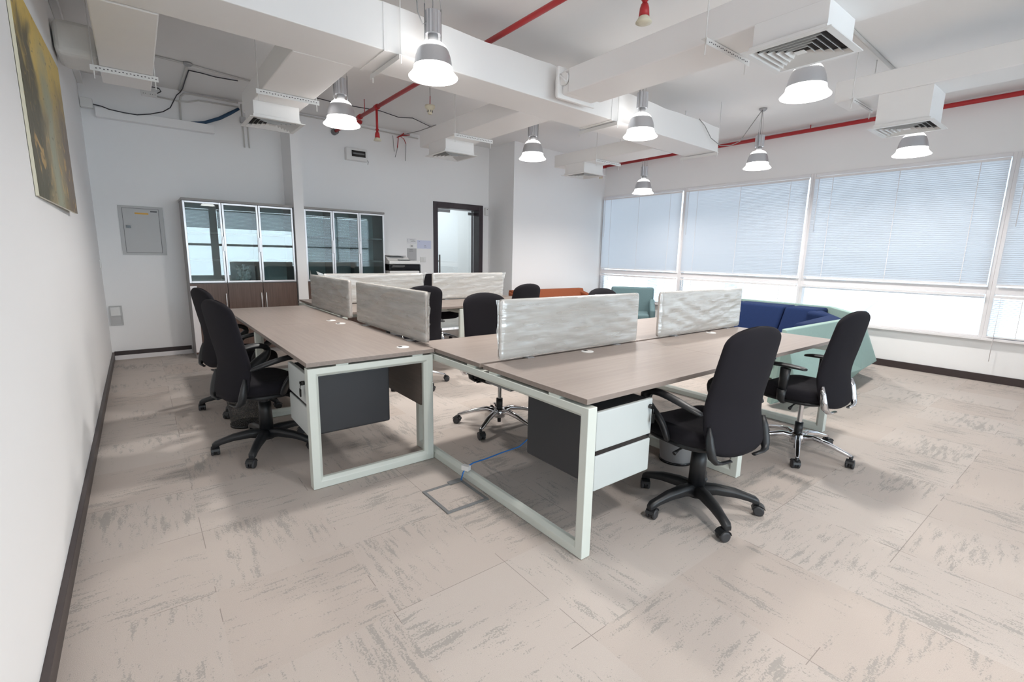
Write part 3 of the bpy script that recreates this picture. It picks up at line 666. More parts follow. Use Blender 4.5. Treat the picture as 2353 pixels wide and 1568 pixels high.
MB().box(.477,.545,6.9285,6.9305,.08,.90).build('edge_strip',M['frame_white'],cb)
cabinet(1.832,2.968,6.95,[2.21,2.59],'three-door glass and walnut cabinet right of the wall pier beside the printer',(2.185,2.565,2.615))
# crumpled film left inside the first cabinet
m=MB(); K=14; vs=[]
for j in range(K):
    for i in range(K):
        x=1.0+i/K*.17; z=.96+j/K*.21; vs.append((x+.02*noise.noise(Vector((i*.5,j*.6,1))),7.05+.05*noise.noise(Vector((i*.45,j*.4,4))),z+.03*noise.noise(Vector((i*.4,j*.5,9)))))
m.add(vs,[(j*K+i,j*K+i+1,(j+1)*K+i+1,(j+1)*K+i) for j in range(K-1) for i in range(K-1)],True)
tag(m.build('plastic_bag',M['wrap']),'crumpled clear plastic bag standing inside the left glass cabinet','plastic bag')
# ------------------------------------------------------------------ printer
p=thing('printer','white and black office photocopier beside the right-hand cabinet','printer',(3.26,7.08,0))
MB().box(3.0,3.50,6.86,7.30,.05,1.075).build('body',M['white_plastic'],p,bevel=.015,seg=3)
MB().box(3.0,3.51,6.87,7.30,1.076,1.175).box(3.49,3.512,6.856,7.0,.75,1.175).build('output_bay',M['black'],p,bevel=.01,seg=3)
MB().box(2.99,3.50,6.85,7.30,1.176,1.225).build('scanner_bed',M['white_plastic'],p,bevel=.01,seg=3)
MB().prism([(6.90,1.226),(7.28,1.226),(7.28,1.31),(7.0,1.285)],'x',3.0,3.36).build('document_feeder',M['white_plastic'],p,bevel=.01,seg=2)
MB().box(3.03,3.30,6.93,7.1,1.296,1.303).box(3.16,3.42,6.88,6.94,1.24,1.246).build('paper_tray',M['grey_trim'],p)
MB().obox((3.12,6.83,1.14),(.2,.06,.012),Matrix.Rotation(-.4,3,'X')).build('control_panel',M['grey_trim'],p,bevel=.003)
MB().box(3.02,3.48,6.852,6.858,.78,.785).box(3.02,3.48,6.852,6.858,.52,.525).box(3.02,3.48,6.852,6.858,.28,.285).build('drawer_line',M['grey_trim'],p)
for q,zz in enumerate((3.05,3.45)): MB().box(zz-.03,zz+.03,6.95,7.2,0.001,.05).build('foot',M['black'],p)
# papers and small fittings on the back wall
def sheet(x0,x1,z0,z1,name,label,cat,mt,lines):
    o=thing(name,label,cat,((x0+x1)/2,YB-.002,z0))
    MB().box(x0,x1,YB-.003,YB-.0005,z0,z1).build('sheet',mt,o)
    m=MB()
    for (a,b_,c) in lines: m.box(x0+(x1-x0)*a,x0+(x1-x0)*b_,YB-.0036,YB-.003,z0+(z1-z0)*c-.003,z0+(z1-z0)*c+.003)
    m.build('print',M['ink'],o)
sheet(3.53,3.70,1.225,1.425,'wall_notice','grey printed sheet taped above the photocopier','paper notice',M['grey_paper'],((.25,.6,.88),(.2,.65,.76)))
sheet(3.53,3.70,1.50,1.585,'wall_notice','small white notice above the grey sheet','paper notice',M['paper'],((.05,.12,.8),(.05,.12,.5),(.3,.8,.7),(.4,.9,.45)))
sheet(3.715,3.975,1.425,1.56,'wall_notice','pale blue sheet on the wall left of the door','paper notice',M['blue_paper'],((.1,.2,.88),(.5,.62,.35),(.48,.66,.2)))
o=thing('light_switch','white double switch plate left of the glass door','switch',(3.82,YB-.01,1.2)); MB().box(3.765,3.87,YB-.01,YB,1.20,1.285).build('plate',M['white_plastic'],o,bevel=.002); MB().box(3.775,3.815,YB-.014,YB-.01,1.215,1.27).box(3.82,3.86,YB-.014,YB-.01,1.215,1.27).build('rocker',M['white_plastic'],o)
o=thing('light_switch','small white plate with a black button between the two paper notices','switch',(3.615,YB-.01,1.462)); MB().box(3.585,3.645,YB-.008,YB,1.44,1.485).build('plate',M['white_plastic'],o,bevel=.002); MB().tube([(3.615,YB-.008,1.462),(3.615,YB-.013,1.462)],.01,12).build('button',M['ink'],o)
o=thing('motion_sensor','white box sensor on the wall right of the door frame','sensor',(5.10,YB-.02,2.05)); MB().box(5.062,5.135,YB-.045,YB,2.045,2.185).build('housing',M['white_plastic'],o,bevel=.006); MB().tube([(5.10,YB-.045,2.15),(5.10,YB-.048,2.15)],.008,10).build('lens',M['ink'],o)
# electrical panel
o=thing('electrical_panel','flush grey distribution panel door on the back wall at left','panel',(.09,YB-.01,1.26))
MB().box(-.123,.303,YB-.014,YB,1.258,1.83).build('surround',M['panelgrey'],o,bevel=.002)
MB().box(-.088,.262,YB-.015,YB-.0139,1.283,1.803).build('shadow_gap',M['ink'],o)
MB().box(-.084,.258,YB-.018,YB-.015,1.287,1.799).build('panel_door',M['panelgrey'],o,bevel=.001)
MB().box(-.065,-.02,YB-.024,YB-.018,1.57,1.60).build('latch',M['black'],o)
MB().box(.03,.16,YB-.0188,YB-.018,1.735,1.755).build('label_strip',M['orange_label'],o)
MB().box(.18,.245,YB-.0188,YB-.018,1.765,1.782).build('name_plate',M['ink'],o)
o=thing('wall_vent','small grey framed wall outlet low beside the left corner','wall outlet',(-.25,YB-.01,.42))
MB().box(-.315,-.303,YB-.02,YB,.425,.655).box(-.207,-.195,YB-.02,YB,.425,.655).box(-.303,-.207,YB-.02,YB,.643,.655).box(-.303,-.207,YB-.02,YB,.425,.435).box(-.303,-.207,YB-.02,YB,.53,.538).build('frame',M['panelgrey'],o)
MB().box(-.303,-.207,YB-.008,YB,.538,.643).build('upper_plate',M['white_plastic'],o); MB().box(-.303,-.207,YB-.012,YB,.435,.53).build('lower_louvre',M['panelgrey'],o)
o=thing('light_switch','white switch plate on the left wall near the far corner','switch',(XL,7.16,1.15)); MB().box(XL+.001,XL+.012,7.13,7.22,1.11,1.2).build('plate',M['white_plastic'],o,bevel=.002); MB().box(XL+.012,XL+.016,7.15,7.2,1.13,1.18).build('rocker',M['white_plastic'],o)
# meter box
o=thing('consumer_unit','white breaker box with a dark window high on the back wall','breaker box',(2.7,YB-.05,2.68))
MB().box(2.56,2.88,YB-.08,YB,2.68,2.855).build('housing',M['white_plastic'],o,bevel=.008)
MB().box(2.64,2.845,YB-.088,YB-.08,2.735,2.82).build('window',M['black'],o)
MB().box(2.655,2.83,YB-.090,YB-.088,2.768,2.79).build('breakers',M['grey_trim'],o)
MB().tube([(2.87,YB-.09,2.70),(2.88,YB-.10,2.68),(2.872,YB-.095,2.64)],.004,6).build('key',M['ink'],o)
# ------------------------------------------------------------------ painting
pt=thing('painting','large unframed golden-brown abstract canvas on the left wall','painting',(XL,3.8,1.56))
a=R(-1.2); y0,y1=3.1,4.56
def pp(t,yy): # t: distance off the canvas back
    return (XL+.002+(yy-y0)*.018+t, yy)
vs=[]
for yy in (y0,y1):
    for t in (0,.012):
        for z in (1.565,2.5): q=pp(t,yy); vs.append((q[0],q[1],z))
MB().add(vs,[(0,1,5,4),(0,4,6,2),(1,3,7,5),(0,2,3,1),(4,5,7,6)]).build('stretcher_edge',M['cream'],pt)
q0,q1=pp(.0135,y0),pp(.0135,y1); b0,b1=pp(.0121,y0),pp(.0121,y1)
MB().add([(b0[0],y0,1.565),(b1[0],y1,1.565),(b1[0],y1,2.5),(b0[0],y0,2.5),(q0[0],y0,1.565),(q1[0],y1,1.565),(q1[0],y1,2.5),(q0[0],y0,2.5)],[(3,2,1,0),(4,5,6,7),(0,1,5,4),(1,2,6,5),(2,3,7,6),(3,0,4,7)]).build('canvas',M['painting'],pt)
# ------------------------------------------------------------------ ducts
def seam_mat(): return M['duct']
md=thing('air_duct','long white main air duct crossing the ceiling from left wall to windows','duct',(2.7,3.5,2.65))
yf=lambda x: 3.205+(x-.85)*.032
zb,zt=2.65,2.935
segs=[XL+.002,1.42,3.75,5.80]
for i in range(3):
    a,b_=segs[i],segs[i+1]-.006
    m=MB(); K=14; rs=[]
    for k in range(K+1):
        x=a+(b_-a)*k/K; wob=.006*math.sin(x*5)+.004*math.sin(x*13+1); y_=yf(x)
        rs.append([(x,y_,zb),(x,y_+.42,zb),(x,y_+.42,zt+wob),(x,y_,zt+wob)])
    m.rings(rs,smooth=False).build('duct_section',M['duct'],md,bevel=.006)
    if i: 
        x=segs[i]-.003; y_=yf(x); MB().box(x-.012,x+.012,y_-.006,y_+.426,zb-.006,zb-.0005).box(x-.012,x+.012,y_-.006,y_-.0005,zb,zt).build('joint_flange',M['duct'],md)
def duct(x0,x1,y0,y1,z0,z1,label,joints=()):
    t=thing('air_duct',label,'duct',((x0+x1)/2,(y0+y1)/2,z0))
    MB().box(x0,x1,y0,y1,z0,z1).build('duct_section',M['duct'],t,bevel=.008)
    for j in joints: MB().box(x0-.006,x1+.006,j,j+.03,z0-.006,z0-.0005).box(x0-.006,x0-.0005,j,j+.03,z0,z1).build('joint_flange',M['duct'],t)
    return t
b1=duct(2.915,3.30,-1.2,3.05,2.66,2.85,'white branch duct running over the camera side to the largest ceiling diffuser')
MB().box(2.93,3.285,3.05,3.14,2.665,2.86).build('damper_collar',M['duct'],b1,bevel=.02,seg=3)
MB().box(2.88,3.335,3.135,3.165,2.64,2.885).build('collar_flange',M['duct'],b1,bevel=.008)
MB().box(2.95,3.27,3.165,3.268,2.67,2.86).build('neck',M['duct'],b1,bevel=.035,seg=4)
MB().tube([(2.925,3.10,2.78),(2.905,3.10,2.78)],.05,14).tube([(2.90,3.14,2.82),(2.90,3.06,2.74)],.010,6).build('damper_lever',M['duct'],b1)
bl=duct(-.085,.230,3.625,5.335,2.65,2.82,'white branch duct nearest the left wall, with slotted hanger below')
b3=duct(.945,1.36,3.64,5.52,2.65,2.83,'white branch duct between left wall and first pendant lamp')
b4=duct(2.92,3.33,3.70,5.69,2.65,2.83,'white branch duct above the back bench, left of the pier corner')
b5=duct(5.07,5.47,3.79,5.54,2.65,2.82,'short white branch duct near the window corner')
b2=duct(5.24,5.63,-1.2,1.93,2.79,2.97,'white duct parallel to the windows at upper right')
MB().box(-.327,-.085,4.93,5.33,2.70,2.94).build('wrapped_branch',M['wrapduct'],bl,bevel=.05,seg=4)
# hangers: slotted angles with threaded rods
def hanger_x(x0,x1,y,z,label,zr=ZC):
    t=thing('duct_hanger',label,'hanger',((x0+x1)/2,y,z),0,'slotted angle hangers under the ducts')
    MB().box(x0,x1,y-.002,y,z-.019,z+.019).box(x0,x1,y,y+.036,z+.017,z+.019).build('slotted_angle',M['white_plastic'],t)
    s=MB(); k=x0+.03; i=0
    while k<x1-.02:
        s.box(k,k+.010,y-.0026,y-.0019,z-.004+(.004 if i%2 else 0),z+.003+(.004 if i%2 else 0)); k+=.022; i+=1
    s.build('slots',M['ink'],t)
    for xx in (x0+.02,x1-.02): MB().tube([(xx,y+.016,z-.07),(xx,y+.016,zr-.001)],.004,6).build('threaded_rod',M['white_plastic'],t)
def hanger_y(x,y0,y1,z,label):
    t=thing('duct_hanger',label,'hanger',(x,(y0+y1)/2,z),0,'slotted angle hangers under the ducts')
    MB().box(x-.002,x,y0,y1,z-.019,z+.014).box(x,x+.036,y0,y1,z+.012,z+.014).build('slotted_angle',M['white_plastic'],t)
    for yy in (y0+.012,y1-.012): MB().tube([(x+.016,yy,z-.04),(x+.016,yy,ZC-.001)],.004,6).build('threaded_rod',M['white_plastic'],t)
hanger_x(-.14,.262,4.86,2.628,'slotted hanger under the branch duct by the left wall')
hanger_x(.90,1.40,4.62,2.628,'slotted hanger above the left diffuser')
hanger_x(2.865,3.38,4.76,2.628,'slotted hanger above the diffuser over the back bench')
hanger_x(5.01,5.52,4.65,2.628,'slotted hanger beside the farthest diffuser')
hanger_x(2.83,3.36,1.78,2.638,'slotted hanger left of the largest diffuser')
hanger_x(5.17,5.69,1.75,2.768,'slotted hanger beside the right-hand diffuser')
hanger_y(1.50,3.19,3.70,2.628,'hanger across the main duct left of its first lamp')
hanger_y(3.80,3.27,3.80,2.628,'hanger across the main duct at its middle joint')
hanger_y(5.74,3.33,3.84,2.628,'hanger at the window end of the main duct')
# diffusers ------------------------------------------------------------
def make_diffuser(cx,cy,bw,bd,ztop,label):
    t=thing('ceiling_diffuser',label,'air diffuser',(cx,cy,2.5),0,'square ceiling diffusers'); S_=.199
    MB().box(-bw/2,bw/2,-bd/2,bd/2,.036,ztop-2.5).box(-S_-.0,S_,-S_,-S_+.004,.004,.036).box(-S_,S_,S_-.004,S_,.004,.036).box(-S_,-S_+.004,-S_+.004,S_-.004,.004,.036).box(S_-.004,S_,-S_+.004,S_-.004,.004,.036).build('plenum_box',M['duct'],t,bevel=.003,local=True)
    S=.232; m=MB()
    def ring(a,za,b_,zb_,th=.002):
        P=[(-a,-a,za),(a,-a,za),(a,a,za),(-a,a,za),(-b_,-b_,zb_),(b_,-b_,zb_),(b_,b_,zb_),(-b_,b_,zb_)]
        P2=[(x,y,z+th) for x,y,z in P]
        m.add(P+P2,[(0,1,5,4),(1,2,6,5),(2,3,7,6),(3,0,4,7),(8,12,13,9),(9,13,14,10),(10,14,15,11),(11,15,12,8),(0,8,9,1),(1,9,10,2),(2,10,11,3),(3,11,8,0),(4,5,13,12),(5,6,14,13),(6,7,15,14),(7,4,12,15)])
    ring(S,0.002,S-.034,0.0,.006)
    m.build('flange',M['white_plastic'],t,local=True); m=MB()
    for k in range(5):
        a=S-.036-k*.034; ring(a,.001,a-.014,.022,.0015)
    m.build('louvres',M['white_plastic'],t,local=True)
    MB().box(-.025,.025,-.025,.025,.003,.006).build('centre_plate',M['white_plastic'],t,local=True)
    MB().box(-S+.035,S-.035,-S+.035,S-.035,.034,.0355).build('shade_sheet',M['void_shade'],t,local=True)  # dark sheet painting the shade seen between the louvres
    return t
make_diffuser(3.075,1.335,.35,.385,2.66,'largest white square diffuser, in front of a pendant at upper right')
make_diffuser(5.45,1.40,.375,.375,2.79,'white square diffuser below the duct parallel to the windows')
make_diffuser(1.13,5.17,.385,.38,2.65,'white square diffuser left of the second pendant lamp')
make_diffuser(3.11,5.24,.385,.40,2.65,'white square diffuser over the back bench')
make_diffuser(5.25,5.10,.385,.38,2.65,'farthest white square diffuser, small near the window corner')
# ------------------------------------------------------------------ pendant lamps
def make_lamp(loc,label):
    t=thing('pendant_lamp',label,'lamp',loc,0,'industrial bell pendant lamps')
    n=40
    MB().lathe([(.162,.0),(.163,.004),(.150,.018),(.136,.034),(.131,.046),(.128,.066),(.124,.066),(.126,.046),(.131,.034),(.145,.016),(.158,.0),(.162,.0)],n=n).build('lower_reflector',M['glow'],t,local=True)
    MB().lathe([(.1285,.060),(.125,.085),(.117,.125),(.104,.160),(.094,.176),(.091,.174),(.101,.158),(.114,.124),(.122,.085),(.1255,.060),(.1285,.060)],n=n).build('reflector_band',M['alu'],t,local=True)
    MB().lathe([(.094,.1765),(.086,.190),(.070,.205),(.050,.214),(.034,.216)],n=n).build('upper_reflector',M['glow'],t,local=True)
    MB().lathe([(.1255,.056),(.06,.054),(.0,.053)],n=n).build('glow_disc',M['glow'],t,local=True)  # glowing disc added so the bell reads white from below
    MB().lathe([(.034,.214),(.034,.262),(.0,.262)],n=20).build('lamp_neck',M['grey_paper'],t,local=True)
    rs=[]
    for z in (.262,.40):
        rs.append([((.048+(.006 if k%2 else 0))*math.cos(2*math.pi*k/28),(.048+(.006 if k%2 else 0))*math.sin(2*math.pi*k/28),z) for k in range(28)])
    MB().rings(rs,smooth=False).build('gear_housing',M['alu'],t,local=True)
    for s in (-1,1): MB().tube([(s*.060,0,.43),(s*.060,0,.23),(s*.045,0,.205)],.005,6).build('side_bracket',M['galv'],t,local=True)
    H=ZC-loc[2]
    for s in (-1,1): MB().tube([(s*.060,0,.43),(s*.02,0,H-.02)],.0015,5).build('suspension_wire',M['galv'],t,local=True)
    MB().tube([(0,0,.40),(.004,.006,.55),(-.01,.0,H-.03)],.0035,6).build('power_cable',M['grey_cable'],t,local=True)
    MB().lathe([(0,H-.03),(.03,H-.03),(.045,H-.012),(.045,H-.001),(0,H-.001)],n=20).build('canopy',M['galv'],t,local=True)
    MB().lathe([(0,.06),(.022,.066),(.034,.09),(.034,.12),(.022,.15),(.018,.20),(0,.20)],n=16).build('bulb',M['bulb'],t,local=True)
    return t
LP=[((1.68,3.06,2.5),'pendant lamp in front of the main duct, left of the others'),
    ((1.62,4.70,2.5),'pendant lamp left of the red sprinkler pipe'),
    ((3.92,4.68,2.5),'pendant lamp over the middle of the back bench'),
    ((3.98,3.13,2.5),'pendant lamp hanging at the middle of the main duct front'),
    ((3.88,1.62,2.5),'large pendant lamp just below the biggest diffuser'),
    ((6.38,3.14,2.5),'pendant lamp hanging free before the blinds with its canopy in view'),
    ((6.40,4.91,2.345),'smallest, farthest pendant lamp in the window corner'),
    ((6.40,1.57,2.44),'pendant lamp below the right-hand diffuser by the windows'),
    ((1.65,.0,2.5),'added unseen pendant lamp beside the camera over the left aisle'),  # this lamp and the next are unseen, added to light the left side
    ((1.65,-1.7,2.5),'added unseen pendant lamp behind the camera over the left aisle')]
proto=None
for loc,lab in LP:
    if proto is None: proto=make_lamp(loc,lab)
    elif abs(loc[2]-2.5)>.001: make_lamp(loc,lab)
    else: dup(proto,loc,random.uniform(-.6,.6),lab)
# loose cords
tag(MB().tube([(6.35,3.13,3.19),(6.278,3.13,3.134),(6.133,3.15,2.971),(6.002,3.2,2.782),(5.898,3.25,2.728),(5.738,3.3,2.708),(5.533,3.31,2.766),(5.394,3.32,2.884),(5.30,3.34,2.945)],.005,6).build('power_cord',M['grey_cable']),'grey cord looping from the free lamp canopy to the main duct end','cord')
tag(MB().tube([(1.56,3.02,3.2),(1.545,3.03,2.98),(1.56,3.04,2.86),(1.60,3.05,2.80),(1.64,3.055,2.83),(1.655,3.05,2.89)],.005,6).build('power_cord',M['grey_cable']),'grey cord sagging beside the first pendant lamp housing','cord')
# ------------------------------------------------------------------ fire pipes, sprinklers, detector
pp_=thing('sprinkler_pipe','red sprinkler pipe running front to back under the ceiling','pipe',(2.42,3,3.045))
MB().tube([(2.42,-3.5,3.045),(2.42,YB-.03,3.045)],.022,14).build('pipe_run',M['red'],pp_)
for y in (6.35,5.80,2.0): MB().tube([(2.42,y-.04,3.045),(2.42,y+.04,3.045)],.031,12).build('coupling',M['red'],pp_)
MB().tube([(2.42,7.28,3.045),(2.42,YB-.002,3.045)],.045,16).build('end_cap',M['grey_trim'],pp_)
MB().tube([(2.42,6.5,3.045),(2.50,6.5,3.02)],.026,10).build('side_outlet',M['red'],pp_)
MB().tube([(2.42,6.18,3.065),(2.42,6.18,ZC-.001)],.005,6).build('pipe_hanger',M['red'],pp_)
for y,lab in ((5.80,'red drop sprinkler in front of the back wall'),(1.93,'red drop sprinkler cut by the top edge of the photo')):
    t=thing('sprinkler',lab,'sprinkler',(2.42,y,2.66),0,'red drop sprinklers')
    MB().tube([(2.42,y,3.02),(2.42,y,2.76)],.014,12).tube([(2.42,y,2.80),(2.42,y,2.785)],.020,12).tube([(2.42,y,2.765),(2.42,y,2.745),(2.42,y,2.70)],[.020,.026,.030],14).build('drop_pipe',M['red'],t)
    MB().lathe([(0,.002),(.020,.0),(.046,.003),(.046,.007),(.024,.04)],(2.42,y,2.665),20).build('sprinkler_head',M['cream'],t)
pw=thing('sprinkler_pipe','red pipe along the top of the window wall','pipe',(7.6,2,3.165))
MB().tube([(7.6,-3.5,3.160),(7.6,6.84,3.140)],.027,14).build('pipe_run',M['red'],pw)
MB().tube([(7.6,3.05,3.16),(7.6,3.05,ZC-.001)],.006,6).tube([(7.6,5.4,3.15),(7.6,5.4,ZC-.001)],.006,6).build('pipe_hanger',M['red'],pw)
MB().tube([(7.6,6.78,3.14),(7.6,6.86,3.14)],.038,12).build('end_cap',M['red'],pw)
MB().tube([(5.55,2.15,2.93),(5.55,2.15,ZC-.001)],.006,6).lathe([(0,2.90),(.018,2.90),(.018,2.94),(0,2.94)],(5.55,2.15,0),10)
t=thing('sprinkler','tiny red sprinkler right of the farthest diffuser','sprinkler',(6.72,6.1,2.72))
MB().tube([(6.72,6.1,ZC-.001),(6.72,6.1,2.80)],.008,8).tube([(6.72,6.1,2.82),(6.72,6.1,2.76)],[.02,.034],12).build('drop_pipe',M['red'],t)
MB().lathe([(0,0),(.034,0),(.034,.006),(.02,.03)],(6.72,6.1,2.735),16).build('sprinkler_head',M['cream'],t)
t=thing('smoke_detector','cream smoke detector hanging on a red wire behind the main duct','smoke detector',(2.70,5.0,2.86))
MB().lathe([(0,.0),(.022,.0),(.026,.02),(.036,.05),(.052,.062),(.056,.075),(.056,.088),(.0,.090)],(2.70,5.0,2.855),24).build('detector_head',M['cream'],t)
m=MB()
for k in range(7):
    a=k*math.pi*2/7; m.obox((2.70+.030*math.cos(a),5.0+.030*math.sin(a),2.884),(.006,.008,.02),Matrix.Rotation(a,3,'Z'))
m.build('vent_slots',M['ink'],t)
MB().tube([(2.70,5.0,2.943),(2.703,5.0,3.04)],.005,6).build('wire',M['red'],t); MB().tube([(2.703,5.0,3.04),(2.70,5.0,ZC-.001)],.004,6).build('conduit',M['grey_cable'],t)
# ------------------------------------------------------------------ wall and ceiling cabling
Yc=YB-.03
t=thing('cable_trunking','white cable trunking high across the back wall at left','trunking',(.35,YB-.03,2.8))
MB().add([(-.21,YB-.10,2.765),(.915,YB-.10,2.765),(.915,YB,2.765),(-.21,YB,2.765),(-.21,YB-.10,2.862),(.915,YB-.10,2.862),(.915,YB,2.862),(-.21,YB,2.862)],[(3,2,1,0),(4,5,6,7),(0,1,5,4),(1,2,6,5),(2,3,7,6),(3,0,4,7)]).build('channel',M['wall'],t,bevel=.002)
t=thing('junction_box','white junction box in the top left back corner','junction box',(-.28,YB-.05,2.84)); MB().box(-.333,-.225,YB-.08,YB,2.85,2.95).build('housing',M['white_plastic'],t,bevel=.006)
tag(MB().tube([(-.225,Yc,2.90),(-.15,Yc-.08,2.875),(-.09,Yc-.082,2.855),(.04,Yc-.082,2.843),(.156,Yc-.082,2.842),(.28,Yc-.08,2.873),(.406,Yc-.03,2.932),(.484,Yc,2.998),(.528,Yc,3.09),(.56,Yc,3.153),(.60,Yc-.01,3.195),(.615,7.2,3.205),(.615,6.86,3.205),(.62,6.45,3.205),(.73,6.455,3.205),(.87,6.49,3.205),(1.08,6.46,3.205)],.0055,6).build('cable',M['black_cable']),'black cable looping across the back wall from the corner junction box to the ceiling','cable')
tag(MB().tube([(.25,7.36,3.18),(.333,Yc,3.195),(.394,Yc,3.193),(.409,Yc,3.162),(.371,Yc,3.134)],.006,6).build('cable',M['black_cable']),'short black cable hook beside the ceiling socket box','cable')
tag(MB().tube([(.676,Yc,2.868),(.75,Yc-.01,2.872),(.821,Yc-.02,2.886),(.985,Yc-.03,2.963),(1.10,Yc-.03,3.04),(1.21,Yc-.02,3.12)],[.010,.016,.018,.020,.020,.016],8).build('cable_bundle',M['bluebundle']),'dark blue cable bundle running up behind the left diffuser','cables')
t=thing('socket_strip','white double socket box up by the ceiling on the back wall','socket',(.29,YB-.03,3.09)); MB().box(.215,.365,YB-.045,YB,3.085,3.14).build('housing',M['white_plastic'],t,bevel=.003)
m=MB()
for x in (.235,.255,.30,.32,.345): m.box(x,x+.007,YB-.0465,YB-.045,3.105,3.112)
m.build('socket_holes',M['ink'],t)
tag(MB().tube([(.579,Yc+.012,2.862),(.585,Yc+.012,3.09),(.60,Yc+.012,3.15),(.64,Yc+.012,3.19),(.70,Yc+.012,3.198),(1.21,Yc+.012,3.198)],.011,8).build('conduit',M['conduit']),'white conduit bent like a cane above the trunking','conduit')
tag(MB().tube([(.365,Yc+.01,3.10),(.555,Yc+.01,3.092),(.666,Yc+.01,3.10),(.78,Yc+.01,3.14),(1.21,Yc+.01,3.149)],.009,8).build('conduit',M['conduit']),'thin white conduit waving right of the socket box','conduit')
t=thing('conduit','white ceiling conduit with round junction box behind the left branch duct','conduit',(.6,6.25,3.2))
MB().tube([(.23,6.22,3.208),(.59,6.26,3.208),(1.30,6.42,3.208)],.009,8).tube([(.595,6.26,3.208),(.59,7.33,3.208)],.011,8).build('tube_run',M['conduit'],t)
MB().lathe([(0,-.03),(.03,-.03),(.04,-.02),(.04,0),(0,0)],(.598,6.253,ZC-.001),16).build('junction_box',M['galv'],t)
tag(MB().tube([(1.34,Yc+.015,3.195),(2.383,Yc+.015,3.190),(3.75,Yc+.015,3.160)],.010,8).build('conduit',M['conduit']),'long white conduit in the angle of ceiling and back wall','conduit')
tag(MB().tube([(1.37,6.35,3.203),(1.889,6.469,3.203),(2.122,6.505,3.203),(2.44,6.452,3.19),(2.745,6.452,3.20),(3.05,6.559,3.198),(3.219,6.468,3.20),(3.72,6.77,3.203)],.0055,6).build('cable',M['black_cable']),'black cable draped along the ceiling behind the red pipe','cable')
t=thing('cable_tails','red and grey cable tails hanging loose on the back wall','cables',(3.4,YB-.02,3.0))
MB().tube([(3.50,Yc,3.20),(3.45,Yc,3.16),(3.406,Yc,3.137),(3.387,Yc,2.967)],.007,6).tube([(3.52,Yc,3.19),(3.43,Yc,3.15),(3.50,Yc,3.11),(3.532,Yc,3.044)],.006,6).tube([(3.60,Yc,3.19),(3.48,Yc,3.16),(3.38,Yc,3.12)],.006,6).build('red_tail',M['red'],t)
MB().tube([(3.387,Yc,2.967),(3.37,Yc,2.90),(3.344,Yc,2.82)],.005,6).tube([(3.532,Yc,3.044),(3.519,Yc,2.787)],.005,6).tube([(3.312,Yc,3.136),(3.33,Yc,2.903)],.005,6).tube([(3.66,6.6,3.21),(3.60,7.0,3.19),(3.50,Yc,3.18)],.006,6).build('grey_tail',M['grey_cable'],t)
tag(MB().tube([(3.46,1.66,3.205),(6.3,1.73,3.205)],.014,8).build('conduit',M['conduit']),'white ceiling conduit running from the biggest diffuser to the right-hand duct','conduit')
t=thing('conduit','pair of white conduits dropping behind the left diffuser','conduit',(1.2,YB-.03,2.6)); 
MB().tube([(1.245,Yc+.01,3.19),(1.25,Yc+.01,2.66)],.008,8).tube([(1.30,Yc+.01,3.10),(1.305,Yc+.01,2.66)],.008,8).build('tube_run',M['conduit'],t)
MB().box(1.22,1.34,YB-.05,YB,2.96,3.03).build('pipe_clip',M['galv'],t)
tag(MB().box(XL+.001,XL+.05,4.6,YB-.002,3.10,3.16).build('cable_channel',M['ceil'],bevel=.003),'white channel high along the left wall under the ceiling','trunking')
# ------------------------------------------------------------------ lounge furniture
# navy sofa with mint shell
sf=thing('lounge_sofa','navy corner sofa with a mint outer shell along the windows','sofa',(6.4,2.6,0))
def cushion(x0,x1,y0,y1,z0,z1,name,mt,par,bev=.045): return MB().box(x0,x1,y0,y1,z0,z1).build(name,mt,par,bevel=bev,seg=4)
# back runs along y at x~6.5..7.1
ys=[(2.32,2.70),(2.71,3.42),(3.43,4.15)]
for (a,b_) in ys:
    MB().prism([(6.42,.40),(6.95,.40),(7.02,.755),(6.62,.755)],'y',a,b_).build('back_cushion',M['navy'],sf,bevel=.035,seg=4)
    cushion(5.75,6.56,a,b_,.27,.44,'seat_cushion',M['navy'],sf,.03)
MB().prism([(5.15,2.0),(5.10,1.89),(5.98,1.80),(6.9,2.36),(6.5,2.4),(6.3,2.1)],'z',.40,.735).build('corner_cushion',M['navy'],sf,bevel=.04,seg=4)
cushion(5.45,5.74,1.99,2.55,.27,.44,'seat_cushion',M['navy'],sf,.03)
sh=MB()
# end panel facing the foreground and faceted corner wrapping to the windows
P0=[(4.50,1.80),(5.97,1.67),(6.32,1.76),(7.06,2.3),(7.16,4.18)]
topz=[.735,.775,.775,.775,.775]; outs=[(4.50,1.66),(5.99,1.60),(6.68,1.655),(7.24,2.3),(7.34,4.18)]; midz=.22
I0=[(4.56,1.86),(5.96,1.73),(6.28,1.82),(6.99,2.33),(7.09,4.18)]
rs=[]
for k in range(5):
    a,b_,c=P0[k],outs[k],I0[k]
    rs.append([(c[0],c[1],topz[k]),(a[0],a[1],topz[k]),(b_[0],b_[1],midz),(a[0]-.0,a[1]+.06,.03),(c[0],c[1]+.06,.03)])
sh.rings(rs,smooth=False).build('outer_shell',M['mint'],sf,bevel=.008)
MB().prism([(5.55,1.93),(6.1,1.9),(7.0,2.4),(7.06,4.16),(5.8,4.16),(5.8,2.5),(5.55,2.4)],'z',.03,.27).build('base',M['mint'],sf,bevel=.01)
